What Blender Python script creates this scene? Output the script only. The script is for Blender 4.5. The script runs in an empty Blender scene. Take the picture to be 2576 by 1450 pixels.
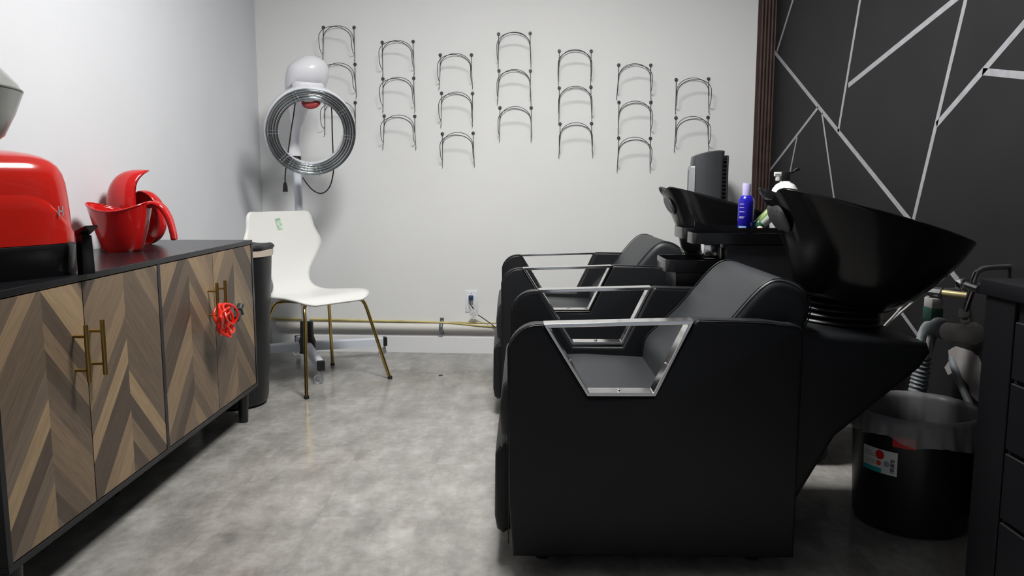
import bpy, bmesh, math, random
from mathutils import Vector, Matrix, Euler
from math import sin, cos, pi, radians, sqrt, atan2

random.seed(7)
scene = bpy.context.scene
col = scene.collection

# ------------------------------------------------------------------ camera
cam_data = bpy.data.cameras.new('camera')
cam_data.sensor_fit = 'HORIZONTAL'
cam_data.sensor_width = 36.0
cam_data.lens = 2000.0 / 2576.0 * 36.0
cam_data.clip_start = 0.05
cam = bpy.data.objects.new('camera', cam_data)
col.objects.link(cam)
cam.location = (0, 0, 1.0)
cam.rotation_euler = (pi / 2 - math.atan(259.0 / 2000.0), 0, 0.0135)
scene.camera = cam

# ------------------------------------------------------------------ world, exposure
world = bpy.data.worlds.new('world')
scene.world = world
world.use_nodes = True
world.node_tree.nodes['Background'].inputs['Color'].default_value = (0.80, 0.86, 1.0, 1)
world.node_tree.nodes['Background'].inputs['Strength'].default_value = 0.16
scene.view_settings.view_transform = 'Standard'
scene.view_settings.look = 'None'
scene.view_settings.exposure = 1.0
scene.view_settings.gamma = 1.0
scene.view_settings.use_curve_mapping = False

PANEL = (-0.02, 2.54)          # centre of the square ceiling light
CEIL = 2.62
PANEL_STRENGTH = 38.0

# ------------------------------------------------------------------ materials
def mat(name, color, rough=0.5, metal=0.0, spec=0.5, coat=0.0, trans=0.0, ior=1.45, alpha=1.0, bump=0.0, bump_scale=200.0, var=0.0, var_scale=6.0):
    m = bpy.data.materials.new(name)
    m.use_nodes = True
    nt = m.node_tree
    b = nt.nodes['Principled BSDF']
    b.inputs['Base Color'].default_value = (*color, 1)
    b.inputs['Roughness'].default_value = rough
    b.inputs['Metallic'].default_value = metal
    b.inputs['Specular IOR Level'].default_value = spec
    b.inputs['Coat Weight'].default_value = coat
    b.inputs['Coat Roughness'].default_value = 0.05
    b.inputs['Transmission Weight'].default_value = trans
    b.inputs['IOR'].default_value = ior
    b.inputs['Alpha'].default_value = alpha
    tc = None
    if bump or var:
        tc = nt.nodes.new('ShaderNodeTexCoord')
    if bump:
        n = nt.nodes.new('ShaderNodeTexNoise')
        n.inputs['Scale'].default_value = bump_scale
        n.inputs['Detail'].default_value = 3
        nt.links.new(tc.outputs['Object'], n.inputs['Vector'])
        bp = nt.nodes.new('ShaderNodeBump')
        bp.inputs['Strength'].default_value = bump
        bp.inputs['Distance'].default_value = 0.002
        nt.links.new(n.outputs['Fac'], bp.inputs['Height'])
        nt.links.new(bp.outputs['Normal'], b.inputs['Normal'])
    if var:
        n = nt.nodes.new('ShaderNodeTexNoise')
        n.inputs['Scale'].default_value = var_scale
        n.inputs['Detail'].default_value = 5
        nt.links.new(tc.outputs['Object'], n.inputs['Vector'])
        r = nt.nodes.new('ShaderNodeValToRGB')
        r.color_ramp.elements[0].position = 0.3
        r.color_ramp.elements[1].position = 0.7
        r.color_ramp.elements[0].color = (*[c * (1 - var) for c in color], 1)
        r.color_ramp.elements[1].color = (*[min(1, c * (1 + var)) for c in color], 1)
        nt.links.new(n.outputs['Fac'], r.inputs['Fac'])
        nt.links.new(r.outputs['Color'], b.inputs['Base Color'])
    return m

def N(nt, kind, **kw):
    n = nt.nodes.new(kind)
    for k, v in kw.items():
        if k.startswith('i_'):
            n.inputs[k[2:].replace('_', ' ')].default_value = v
        else:
            setattr(n, k, v)
    return n

def math_node(nt, op, a, b=None, c=None):
    n = nt.nodes.new('ShaderNodeMath')
    n.operation = op
    for i, v in enumerate((a, b, c)):
        if v is None:
            continue
        if isinstance(v, (int, float)):
            n.inputs[i].default_value = v
        else:
            nt.links.new(v, n.inputs[i])
    return n.outputs[0]

def wall_material(name, base, scuff=(0.42, 0.40, 0.36), amount=0.5):
    m = mat(name, base, rough=0.55, spec=0.3)
    nt = m.node_tree
    b = nt.nodes['Principled BSDF']
    tc = nt.nodes.new('ShaderNodeTexCoord')
    big = N(nt, 'ShaderNodeTexNoise'); big.inputs['Scale'].default_value = 1.6; big.inputs['Detail'].default_value = 6
    nt.links.new(tc.outputs['Object'], big.inputs['Vector'])
    ramp = nt.nodes.new('ShaderNodeValToRGB')
    ramp.color_ramp.elements[0].position = 0.25; ramp.color_ramp.elements[0].color = (*[c * 0.955 for c in base], 1)
    ramp.color_ramp.elements[1].position = 0.7; ramp.color_ramp.elements[1].color = (*base, 1)
    nt.links.new(big.outputs['Fac'], ramp.inputs['Fac'])
    # sparse scuffs, stretched a little
    mp = nt.nodes.new('ShaderNodeMapping'); mp.inputs['Scale'].default_value = (5.0, 5.0, 11.0)
    nt.links.new(tc.outputs['Object'], mp.inputs['Vector'])
    sc = N(nt, 'ShaderNodeTexNoise'); sc.inputs['Scale'].default_value = 1.7; sc.inputs['Detail'].default_value = 9; sc.inputs['Roughness'].default_value = 0.62
    nt.links.new(mp.outputs['Vector'], sc.inputs['Vector'])
    r2 = nt.nodes.new('ShaderNodeValToRGB')
    r2.color_ramp.elements[0].position = 0.69; r2.color_ramp.elements[0].color = (0, 0, 0, 1)
    r2.color_ramp.elements[1].position = 0.80; r2.color_ramp.elements[1].color = (amount, amount, amount, 1)
    nt.links.new(sc.outputs['Fac'], r2.inputs['Fac'])
    mix = nt.nodes.new('ShaderNodeMixRGB')
    nt.links.new(r2.outputs['Color'], mix.inputs['Fac'])
    nt.links.new(ramp.outputs['Color'], mix.inputs['Color1'])
    mix.inputs['Color2'].default_value = (*scuff, 1)
    nt.links.new(mix.outputs['Color'], b.inputs['Base Color'])
    fine = N(nt, 'ShaderNodeTexNoise'); fine.inputs['Scale'].default_value = 60; fine.inputs['Detail'].default_value = 4
    nt.links.new(tc.outputs['Object'], fine.inputs['Vector'])
    bp = nt.nodes.new('ShaderNodeBump'); bp.inputs['Strength'].default_value = 0.12; bp.inputs['Distance'].default_value = 0.003
    nt.links.new(fine.outputs['Fac'], bp.inputs['Height'])
    nt.links.new(bp.outputs['Normal'], b.inputs['Normal'])
    return m

def floor_material():
    m = mat('stone_look_vinyl', (0.4, 0.38, 0.35), rough=0.3, spec=0.5)
    nt = m.node_tree
    b = nt.nodes['Principled BSDF']
    tc = nt.nodes.new('ShaderNodeTexCoord')
    mp = nt.nodes.new('ShaderNodeMapping'); mp.inputs['Rotation'].default_value = (0, 0, pi / 2)
    nt.links.new(tc.outputs['Object'], mp.inputs['Vector'])
    br = nt.nodes.new('ShaderNodeTexBrick')
    br.inputs['Scale'].default_value = 1.0
    br.inputs['Brick Width'].default_value = 0.92
    br.inputs['Row Height'].default_value = 0.31
    br.inputs['Mortar Size'].default_value = 0.0008
    br.inputs['Mortar Smooth'].default_value = 0.4
    br.inputs['Color1'].default_value = (0.0, 0.0, 0.0, 1)
    br.inputs['Color2'].default_value = (1, 1, 1, 1)
    br.inputs['Mortar'].default_value = (0.35, 0.35, 0.35, 1)
    nt.links.new(mp.outputs['Vector'], br.inputs['Vector'])
    # offset the clouds per tile
    add = nt.nodes.new('ShaderNodeVectorMath'); add.operation = 'MULTIPLY_ADD'
    nt.links.new(br.outputs['Color'], add.inputs[0]); add.inputs[1].default_value = (3.1, 7.7, 2.0)
    nt.links.new(tc.outputs['Object'], add.inputs[2])
    c1 = N(nt, 'ShaderNodeTexNoise'); c1.inputs['Scale'].default_value = 7.5; c1.inputs['Detail'].default_value = 8; c1.inputs['Roughness'].default_value = 0.62
    nt.links.new(add.outputs[0], c1.inputs['Vector'])
    mp2 = nt.nodes.new('ShaderNodeMapping'); mp2.inputs['Rotation'].default_value = (0, 0, radians(-24)); mp2.inputs['Scale'].default_value = (2.4, 1.0, 1.0)
    nt.links.new(tc.outputs['Object'], mp2.inputs['Vector'])
    c2 = N(nt, 'ShaderNodeTexNoise'); c2.inputs['Scale'].default_value = 3.4; c2.inputs['Detail'].default_value = 10; c2.inputs['Roughness'].default_value = 0.66
    nt.links.new(mp2.outputs['Vector'], c2.inputs['Vector'])
    cl_ = math_node(nt, 'ADD', math_node(nt, 'MULTIPLY', c1.outputs['Fac'], 0.42), math_node(nt, 'MULTIPLY', c2.outputs['Fac'], 0.58))
    ramp = nt.nodes.new('ShaderNodeValToRGB')
    e = ramp.color_ramp.elements
    e[0].position = 0.24; e[0].color = (0.12, 0.115, 0.107, 1)
    e[1].position = 0.74; e[1].color = (0.55, 0.54, 0.52, 1)
    k = e.new(0.5); k.color = (0.325, 0.314, 0.294, 1)
    nt.links.new(cl_, ramp.inputs['Fac'])
    mix = nt.nodes.new('ShaderNodeMixRGB'); mix.blend_type = 'MULTIPLY'; mix.inputs['Fac'].default_value = 0.05
    nt.links.new(ramp.outputs['Color'], mix.inputs['Color1']); nt.links.new(br.outputs['Color'], mix.inputs['Color2'])
    # fine dark specks
    sp = N(nt, 'ShaderNodeTexNoise'); sp.inputs['Scale'].default_value = 34; sp.inputs['Detail'].default_value = 6; sp.inputs['Roughness'].default_value = 0.7
    nt.links.new(tc.outputs['Object'], sp.inputs['Vector'])
    r3 = nt.nodes.new('ShaderNodeValToRGB')
    r3.color_ramp.elements[0].position = 0.22; r3.color_ramp.elements[0].color = (0.74, 0.73, 0.71, 1)
    r3.color_ramp.elements[1].position = 0.6; r3.color_ramp.elements[1].color = (1, 1, 1, 1)
    nt.links.new(sp.outputs['Fac'], r3.inputs['Fac'])
    mix2 = nt.nodes.new('ShaderNodeMixRGB'); mix2.blend_type = 'MULTIPLY'; mix2.inputs['Fac'].default_value = 0.8
    nt.links.new(mix.outputs['Color'], mix2.inputs['Color1']); nt.links.new(r3.outputs['Color'], mix2.inputs['Color2'])
    seam = nt.nodes.new('ShaderNodeMixRGB'); seam.blend_type = 'MULTIPLY'
    nt.links.new(math_node(nt, 'MULTIPLY', br.outputs['Fac'], 0.2), seam.inputs['Fac'])
    nt.links.new(mix2.outputs['Color'], seam.inputs['Color1']); seam.inputs['Color2'].default_value = (0.4, 0.38, 0.36, 1)
    nt.links.new(seam.outputs['Color'], b.inputs['Base Color'])
    rr = nt.nodes.new('ShaderNodeMapRange')
    rr.inputs['From Min'].default_value = 0.3; rr.inputs['From Max'].default_value = 0.7; rr.inputs['To Min'].default_value = 0.11; rr.inputs['To Max'].default_value = 0.26
    nt.links.new(cl_, rr.inputs['Value'])
    nt.links.new(rr.outputs['Result'], b.inputs['Roughness'])
    return m

def chevron_material(name, seed, centre):
    """Chevron veneer: planks at 45 degrees meeting on the centre line of the door (object Y across, Z up)."""
    m = mat(name, (0.2, 0.14, 0.09), rough=0.42, spec=0.4)
    nt = m.node_tree
    b = nt.nodes['Principled BSDF']
    tc = nt.nodes.new('ShaderNodeTexCoord')
    sep = nt.nodes.new('ShaderNodeSeparateXYZ'); nt.links.new(tc.outputs['Object'], sep.inputs[0])
    yc = math_node(nt, 'SUBTRACT', sep.outputs['Y'], centre)
    ay = math_node(nt, 'ABSOLUTE', yc)
    side = math_node(nt, 'GREATER_THAN', yc, 0.0)
    s = math_node(nt, 'ADD', sep.outputs['Z'], math_node(nt, 'MULTIPLY', ay, 1.08))     # across the planks
    t = math_node(nt, 'SUBTRACT', math_node(nt, 'MULTIPLY', ay, 1.0), sep.outputs['Z'])  # along the planks
    P = 0.070
    cell = math_node(nt, 'FLOOR', math_node(nt, 'DIVIDE', math_node(nt, 'ADD', s, math_node(nt, 'MULTIPLY', side, 0.021)), P))
    comb = nt.nodes.new('ShaderNodeCombineXYZ')
    nt.links.new(cell, comb.inputs[0]); nt.links.new(side, comb.inputs[1]); comb.inputs[2].default_value = seed
    wn = nt.nodes.new('ShaderNodeTexWhiteNoise'); wn.noise_dimensions = '3D'
    nt.links.new(comb.outputs[0], wn.inputs['Vector'])
    ramp = nt.nodes.new('ShaderNodeValToRGB'); ramp.color_ramp.interpolation = 'CONSTANT'
    cs = [(0.0, (0.080, 0.060, 0.045)), (0.24, (0.125, 0.092, 0.066)), (0.46, (0.180, 0.130, 0.086)), (0.66, (0.235, 0.168, 0.104)), (0.84, (0.29, 0.208, 0.124)), (0.94, (0.145, 0.110, 0.083))]
    ramp.color_ramp.elements[0].color = (*cs[0][1], 1)
    ramp.color_ramp.elements[1].position = cs[1][0]; ramp.color_ramp.elements[1].color = (*cs[1][1], 1)
    for pz, c in cs[2:]:
        e = ramp.color_ramp.elements.new(pz); e.color = (*c, 1)
    nt.links.new(wn.outputs['Value'], ramp.inputs['Fac'])
    # grain runs along the plank
    g = nt.nodes.new('ShaderNodeCombineXYZ')
    nt.links.new(math_node(nt, 'MULTIPLY', s, 42.0), g.inputs[0])
    nt.links.new(math_node(nt, 'MULTIPLY', t, 2.6), g.inputs[1])
    nt.links.new(math_node(nt, 'MULTIPLY', cell, 3.7), g.inputs[2])
    gn = N(nt, 'ShaderNodeTexNoise'); gn.inputs['Scale'].default_value = 2.2; gn.inputs['Detail'].default_value = 7; gn.inputs['Roughness'].default_value = 0.6; gn.inputs['Distortion'].default_value = 0.9
    nt.links.new(g.outputs[0], gn.inputs['Vector'])
    gr = nt.nodes.new('ShaderNodeValToRGB')
    gr.color_ramp.elements[0].position = 0.32; gr.color_ramp.elements[0].color = (0.76, 0.74, 0.71, 1)
    gr.color_ramp.elements[1].position = 0.62; gr.color_ramp.elements[1].color = (1.10, 1.08, 1.05, 1)
    nt.links.new(gn.outputs['Fac'], gr.inputs['Fac'])
    mx = nt.nodes.new('ShaderNodeMixRGB'); mx.blend_type = 'MULTIPLY'; mx.inputs['Fac'].default_value = 1.0
    nt.links.new(ramp.outputs['Color'], mx.inputs['Color1']); nt.links.new(gr.outputs['Color'], mx.inputs['Color2'])
    nt.links.new(mx.outputs['Color'], b.inputs['Base Color'])
    return m

M = {}
M['wall_left'] = wall_material('cool_white_paint', (0.70, 0.715, 0.745), amount=0.12)
M['wall_back'] = wall_material('white_paint', (0.84, 0.85, 0.845), amount=0.35)
M['white_trim'] = wall_material('white_trim_paint', (0.84, 0.85, 0.86), amount=0.3)
M['dark_wall'] = mat('charcoal_paint', (0.0130, 0.0123, 0.0135), rough=0.62, spec=0.3, bump=0.15, bump_scale=90, var=0.12, var_scale=3)
M['silver_line'] = mat('silver_line_paint', (0.40, 0.40, 0.43), rough=0.35, metal=0.35, var=0.12, var_scale=30)
M['brown_wood'] = mat('dark_brown_wood', (0.055, 0.030, 0.024), rough=0.5, var=0.25, var_scale=14)
M['ceiling'] = mat('ceiling_white', (0.78, 0.79, 0.80), rough=0.8)
M['floor'] = floor_material()
M['black_panel'] = mat('black_laminate', (0.010, 0.010, 0.012), rough=0.22, spec=0.28, bump=0.05, bump_scale=300)
M['leather'] = mat('black_leatherette', (0.0095, 0.0105, 0.012), rough=0.42, spec=0.38, bump=0.25, bump_scale=420)
M['leather_soft'] = mat('charcoal_leatherette', (0.019, 0.0215, 0.0245), rough=0.45, spec=0.5, bump=0.25, bump_scale=420)
M['chrome'] = mat('chrome', (0.93, 0.92, 0.90), rough=0.12, metal=1.0)
M['steel'] = mat('steel', (0.45, 0.45, 0.46), rough=0.3, metal=1.0)
M['gold'] = mat('brass', (0.52, 0.37, 0.13), rough=0.24, metal=1.0)
M['gold_satin'] = mat('satin_brass', (0.40, 0.27, 0.085), rough=0.34, metal=1.0)
M['black_gloss'] = mat('black_gloss_plastic', (0.007, 0.007, 0.008), rough=0.18, spec=0.5)
M['black_satin'] = mat('black_satin_plastic', (0.012, 0.012, 0.014), rough=0.36)
M['black_matte'] = mat('black_plastic', (0.014, 0.015, 0.017), rough=0.5)
M['black_rubber'] = mat('black_rubber', (0.012, 0.012, 0.012), rough=0.6)
M['white_gloss'] = mat('white_gloss_plastic', (0.77, 0.77, 0.81), rough=0.22, coat=0.3)
M['white_shell'] = mat('white_lacquer', (0.84, 0.84, 0.81), rough=0.38)
M['white_metal'] = mat('white_powder_coat', (0.66, 0.70, 0.77), rough=0.3)
M['red_gloss'] = mat('red_gloss_plastic', (0.52, 0.010, 0.010), rough=0.13, coat=0.4)
M['red_cover'] = mat('red_steamer_plastic', (0.46, 0.013, 0.008), rough=0.16, coat=0.4)
M['red_plate'] = mat('red_plate', (0.36, 0.05, 0.05), rough=0.3)
M['red_cable'] = mat('red_cable', (0.78, 0.022, 0.006), rough=0.22, coat=0.4)
M['wire'] = mat('blackened_wire', (0.075, 0.08, 0.08), rough=0.4, metal=0.6)
M['washer'] = mat('grey_washer', (0.26, 0.26, 0.25), rough=0.4, metal=0.8)
M['clear'] = mat('clear_plastic', (0.9, 0.93, 0.95), rough=0.05, trans=0.92, ior=1.3)
M['quartz'] = mat('heater_tube', (0.43, 0.46, 0.48), rough=0.14, metal=0.95)
M['reflector'] = mat('brushed_reflector', (0.27, 0.30, 0.32), rough=0.28, metal=0.9)
M['smoke'] = mat('smoke_plastic', (0.36, 0.37, 0.35), rough=0.22, alpha=0.8)
M['smoke_rim'] = mat('smoke_plastic_rim', (0.16, 0.17, 0.16), rough=0.25)
M['yellow'] = mat('yellow_hose', (0.66, 0.56, 0.22), rough=0.5, var=0.3, var_scale=9)
M['pipe'] = wall_material('cream_pipe', (0.74, 0.72, 0.68), scuff=(0.5, 0.45, 0.3), amount=0.4)
M['blue_plug'] = mat('blue_plug', (0.02, 0.05, 0.13), rough=0.4)
M['paper'] = mat('paper', (0.75, 0.76, 0.76), rough=0.6)
M['print'] = mat('grey_print', (0.30, 0.31, 0.32), rough=0.6)
M['sticker_green'] = mat('pale_green_sticker', (0.47, 0.68, 0.50), rough=0.5, var=0.35, var_scale=60)
M['blue_bottle'] = mat('blue_bottle', (0.012, 0.008, 0.33), rough=0.22, coat=0.2)
M['lilac'] = mat('lilac_cap', (0.48, 0.44, 0.72), rough=0.35)
M['pale_blue'] = mat('pale_blue_print', (0.24, 0.42, 0.66), rough=0.4)
M['white_print'] = mat('white_print', (0.70, 0.72, 0.85), rough=0.4)
M['green'] = mat('green_tube', (0.20, 0.30, 0.09), rough=0.35)
M['bright_green'] = mat('bright_green_print', (0.02, 0.42, 0.14), rough=0.4)
M['green_white'] = mat('white_green_tube', (0.68, 0.76, 0.68), rough=0.4)
M['green_cap'] = mat('dark_green_cap', (0.04, 0.15, 0.09), rough=0.25)
M['green_sleeve'] = mat('dull_green_sleeve', (0.02, 0.065, 0.045), rough=0.5)
M['white_bottle'] = mat('white_bottle', (0.82, 0.82, 0.80), rough=0.3)
M['fan_grey'] = mat('graphite_plastic', (0.10, 0.105, 0.112), rough=0.36, metal=0.4)
M['fan_silver'] = mat('silver_plastic', (0.50, 0.51, 0.53), rough=0.3, metal=0.6)
M['pad_grey'] = mat('grey_gel', (0.085, 0.088, 0.092), rough=0.45, bump=0.9, bump_scale=110)
M['bag'] = mat('clear_bin_liner', (0.42, 0.42, 0.44), rough=0.35, alpha=0.5)
M['bin_bag'] = mat('black_bin_bag', (0.011, 0.012, 0.0135), rough=0.38)
M['cream'] = mat('cream_rim', (0.56, 0.49, 0.40), rough=0.5)
M['teal'] = mat('teal_print', (0.02, 0.40, 0.38), rough=0.4)
M['red_print'] = mat('red_print', (0.65, 0.02, 0.02), rough=0.4)
M['orange_print'] = mat('orange_print', (0.72, 0.10, 0.02), rough=0.4)
M['grey_hose'] = mat('grey_corrugated_hose', (0.17, 0.19, 0.20), rough=0.5)
M['pvc'] = mat('white_pipe_plastic', (0.42, 0.40, 0.38), rough=0.45, var=0.15, var_scale=20)
M['bare_wall'] = mat('unpainted_wall', (0.33, 0.31, 0.305), rough=0.8, var=0.1, var_scale=12)
M['brass_pipe'] = mat('tarnished_brass', (0.50, 0.42, 0.22), rough=0.45, metal=0.3)
M['cord'] = mat('black_cord', (0.010, 0.010, 0.011), rough=0.4)
M['cable_grey'] = mat('pale_grey_cable', (0.36, 0.35, 0.34), rough=0.5)
M['clamp'] = mat('galvanised_clamp', (0.22, 0.25, 0.26), rough=0.4, metal=0.7)
M['debris'] = mat('dark_debris', (0.05, 0.04, 0.03), rough=0.8)
M['outlet'] = mat('outlet_white', (0.80, 0.82, 0.84), rough=0.35)
M['chest'] = mat('black_painted_wood', (0.006, 0.0058, 0.0075), rough=0.5, spec=0.35)
M['grey_plug'] = mat('dark_grey_plug', (0.03, 0.035, 0.04), rough=0.35)
em = bpy.data.materials.new('light_diffuser'); em.use_nodes = True
ent = em.node_tree; ent.nodes.clear()
eo = ent.nodes.new('ShaderNodeOutputMaterial'); ee = ent.nodes.new('ShaderNodeEmission')
ee.inputs['Color'].default_value = (1.0, 0.985, 0.96, 1); ee.inputs['Strength'].default_value = PANEL_STRENGTH
ent.links.new(ee.outputs[0], eo.inputs[0])
M['lamp'] = em

# ------------------------------------------------------------------ mesh helpers
class B:
    """Collects vertices and faces; faces carry a material slot."""
    def __init__(self):
        self.v = []; self.f = []; self.m = []
    def add(self, vs, fs, slot=0, mtx=None):
        o = len(self.v)
        self.v += [tuple(mtx @ Vector(p)) if mtx else tuple(p) for p in vs]
        self.f += [tuple(i + o for i in f) for f in fs]
        self.m += [slot] * len(fs)
        return self
    def box(self, x0, x1, y0, y1, z0, z1, bevel=0.0, seg=2, slot=0, mtx=None):
        bm = bmesh.new()
        bmesh.ops.create_cube(bm, size=1)
        bmesh.ops.scale(bm, vec=(x1 - x0, y1 - y0, z1 - z0), verts=bm.verts)
        bmesh.ops.translate(bm, vec=((x0 + x1) / 2, (y0 + y1) / 2, (z0 + z1) / 2), verts=bm.verts)
        if bevel:
            bmesh.ops.bevel(bm, geom=bm.edges[:], offset=bevel, segments=seg, profile=0.5, affect='EDGES')
        bm.verts.index_update()
        self.add([v.co[:] for v in bm.verts], [[v.index for v in f.verts] for f in bm.faces], slot, mtx)
        bm.free()
        return self
    def rings(self, rs, cap0=True, cap1=True, close=True, slot=0, mtx=None, loop=False):
        """Bridge a list of equal-length point rings."""
        n = len(rs[0]); vs = [p for r in rs for p in r]; fs = []
        R = len(rs)
        for k in range(R if loop else R - 1):
            a = k * n; b = ((k + 1) % R) * n
            for i in range(n if close else n - 1):
                j = (i + 1) % n
                fs.append((a + i, a + j, b + j, b + i))
        if not loop and cap0: fs.append(tuple(range(n))[::-1])
        if not loop and cap1: fs.append(tuple(range((R - 1) * n, R * n)))
        return self.add(vs, fs, slot, mtx)
    def tube(self, pts, r, n=8, closed=False, slot=0, caps=True, mtx=None):
        pts = [Vector(p) for p in pts]
        rs = []
        L = len(pts)
        up = None
        for i, p in enumerate(pts):
            if closed: d = pts[(i + 1) % L] - pts[i - 1]
            else: d = pts[min(i + 1, L - 1)] - pts[max(i - 1, 0)]
            d.normalize()
            if up is None:
                up = Vector((0, 0, 1)) if abs(d.z) < 0.9 else Vector((1, 0, 0))
            side = d.cross(up)
            if side.length < 1e-5: side = d.cross(Vector((0.3, 1, 0.2)))
            side.normalize(); up = side.cross(d).normalized()
            rad = r[i] if isinstance(r, (list, tuple)) else r
            rs.append([p + side * cos(2 * pi * k / n) * rad + up * sin(2 * pi * k / n) * rad for k in range(n)])
        return self.rings(rs, caps, caps, slot=slot, mtx=mtx, loop=closed)
    def lathe(self, prof, n=32, c=(0, 0, 0), slot=0, mtx=None, cap0=False, cap1=False, sx=1, sy=1):
        rs = [[(c[0] + r * cos(2 * pi * k / n) * sx, c[1] + r * sin(2 * pi * k / n) * sy, c[2] + z) for k in range(n)] for r, z in prof]
        return self.rings(rs, cap0, cap1, slot=slot, mtx=mtx)
    def prism(self, poly, a, b, axis='y', bevel=0.0, seg=4, slot=0, mtx=None):
        """Extrude a 2-D outline from a to b; the two end rims are rounded by bevel."""
        area = sum(poly[i][0] * poly[(i + 1) % len(poly)][1] - poly[(i + 1) % len(poly)][0] * poly[i][1] for i in range(len(poly)))
        if area < 0: poly = poly[::-1]
        def inset(d):
            if d <= 0: return list(poly)
            out = []; n = len(poly)
            for i in range(n):
                p0 = Vector(poly[i - 1]); p = Vector(poly[i]); p1 = Vector(poly[(i + 1) % n])
                e0 = (p - p0).normalized(); e1 = (p1 - p).normalized()
                n0 = Vector((-e0.y, e0.x)); n1 = Vector((-e1.y, e1.x))
                bis = (n0 + n1)
                if bis.length < 1e-6: out.append(tuple(p + n0 * d)); continue
                bis.normalize()
                k = d / max(0.4, bis.dot(n1))
                out.append(tuple(p + bis * k))
            return out
        steps = [(0.0, 0.0)] if not bevel else [(bevel * (1 - cos(q * pi / 2 / seg)), bevel * (1 - sin(q * pi / 2 / seg))) for q in range(seg + 1)]
        steps = [(s[0], s[1]) for s in steps]  # (distance from end, inset)
        rs = []
        seq = [(a + dz, ins) for dz, ins in steps] + [(b - dz, ins) for dz, ins in reversed(steps)]
        for pos, ins in seq:
            P2 = inset(ins)
            if axis == 'y': rs.append([(p[0], pos, p[1]) for p in P2])
            elif axis == 'x': rs.append([(pos, p[0], p[1]) for p in P2])
            else: rs.append([(p[0], p[1], pos) for p in P2])
        return self.rings(rs, slot=slot, mtx=mtx)
    def ball(self, c, r, n=16, m=10, slot=0, mtx=None, s=(1, 1, 1)):
        prof = [(max(1e-4, r * sin(pi * k / m)), -r * cos(pi * k / m)) for k in range(m + 1)]
        rs = [[(c[0] + q * cos(2 * pi * k / n) * s[0], c[1] + q * sin(2 * pi * k / n) * s[1], c[2] + z * s[2]) for k in range(n)] for q, z in prof]
        return self.rings(rs, slot=slot, mtx=mtx)

def obj(name, b, mats, parent=None, loc=(0, 0, 0), rot=(0, 0, 0), smooth=35, label=None, solid=0.0, sub=0, recalc=True):
    me = bpy.data.meshes.new(name)
    me.from_pydata(b.v, [], b.f)
    if not isinstance(mats, (list, tuple)): mats = [mats]
    for m in mats: me.materials.append(m)
    me.polygons.foreach_set('material_index', b.m)
    if recalc:
        bm = bmesh.new(); bm.from_mesh(me)
        bmesh.ops.remove_doubles(bm, verts=bm.verts, dist=1e-6)
        bmesh.ops.recalc_face_normals(bm, faces=bm.faces)
        bm.to_mesh(me); bm.free()
    me.polygons.foreach_set('use_smooth', [smooth > 0] * len(me.polygons))
    if 0 < smooth < 180: me.set_sharp_from_angle(angle=radians(smooth))
    me.update()
    o = bpy.data.objects.new(name, me)
    col.objects.link(o)
    o.location = loc; o.rotation_euler = rot
    if parent: o.parent = parent
    if label: o['label'] = label
    if solid:
        s = o.modifiers.new('thickness', 'SOLIDIFY'); s.thickness = solid; s.offset = 0
    if sub:
        s = o.modifiers.new('smooth', 'SUBSURF'); s.levels = sub; s.render_levels = sub
    return o

def tag(o, label, cat, group=None, kind=None):
    o['label'] = label; o['category'] = cat
    if group: o['group'] = group
    if kind: o['kind'] = kind
    return o

def thing(name, label, cat, loc=(0, 0, 0), rotz=0.0, group=None):
    o = bpy.data.objects.new(name, None)
    o.empty_display_size = 0.05
    col.objects.link(o); o.location = loc; o.rotation_euler = (0, 0, rotz)
    return tag(o, label, cat, group)

def struct(name, b, mats, label=None, **kw):
    o = obj(name, b, mats, **kw); o['kind'] = 'structure'
    if label: o['label'] = label
    return o

def dup(root, loc, rotz, label):
    r = root.copy(); col.objects.link(r); r.location = loc; r.rotation_euler = (0, 0, rotz)
    r['label'] = label
    for ch in list(root.children):
        c = ch.copy(); col.objects.link(c); c.parent = r
        for g in list(ch.children):
            d = g.copy(); col.objects.link(d); d.parent = c
    return r

def spline(pts, per=8):
    """Catmull-Rom through points."""
    P = [Vector(p) for p in pts]; out = []
    for i in range(len(P) - 1):
        p0 = P[max(i - 1, 0)]; p1 = P[i]; p2 = P[i + 1]; p3 = P[min(i + 2, len(P) - 1)]
        for k in range(per):
            t = k / per
            out.append(0.5 * ((2 * p1) + (-p0 + p2) * t + (2 * p0 - 5 * p1 + 4 * p2 - p3) * t * t + (-p0 + 3 * p1 - 3 * p2 + p3) * t ** 3))
    out.append(P[-1]); return out

def interp(tab, x):
    """Smooth interpolation in a table of (x, value)."""
    if x <= tab[0][0]: return tab[0][1]
    for (a, va), (b, vb) in zip(tab, tab[1:]):
        if x <= b:
            t = (x - a) / (b - a); t = t * t * (3 - 2 * t) if False else t
            return va + (vb - va) * t
    return tab[-1][1]

# ------------------------------------------------------------------ the room
TH = radians(3.1)
WB = 4.6603
XL, XR = -1.555, 1.40
def bw(a, z, off=0.0):
    """Point on the back wall: a along it, z up, off = distance out of it."""
    d = WB - off
    return (sin(TH) * d + cos(TH) * a, cos(TH) * d - sin(TH) * a, z)
BWROT = -TH                      # local X along the back wall, local -Y out of it
def bwm(a, z, off=0.0):
    return Matrix.Translation(bw(a, z, off)) @ Matrix.Rotation(BWROT, 4, 'Z')

Y0 = -1.6
struct('floor', B().box(XL - .1, XR + .1, Y0, 4.95, -.05, 0), M['floor'])
struct('ceiling', B().box(XL - .1, XR + .1, Y0, 4.95, CEIL, CEIL + .05), M['ceiling'])
struct('wall_left', B().box(XL - .1, XL, Y0, 4.95, 0, CEIL), M['wall_left'])
mw = Matrix.Rotation(BWROT, 4, 'Z')
struct('wall_back', B().box(-2.0, 1.75, 0, .1, 0, CEIL), M['wall_back'], loc=bw(0, 0), rot=(0, 0, BWROT))

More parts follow.
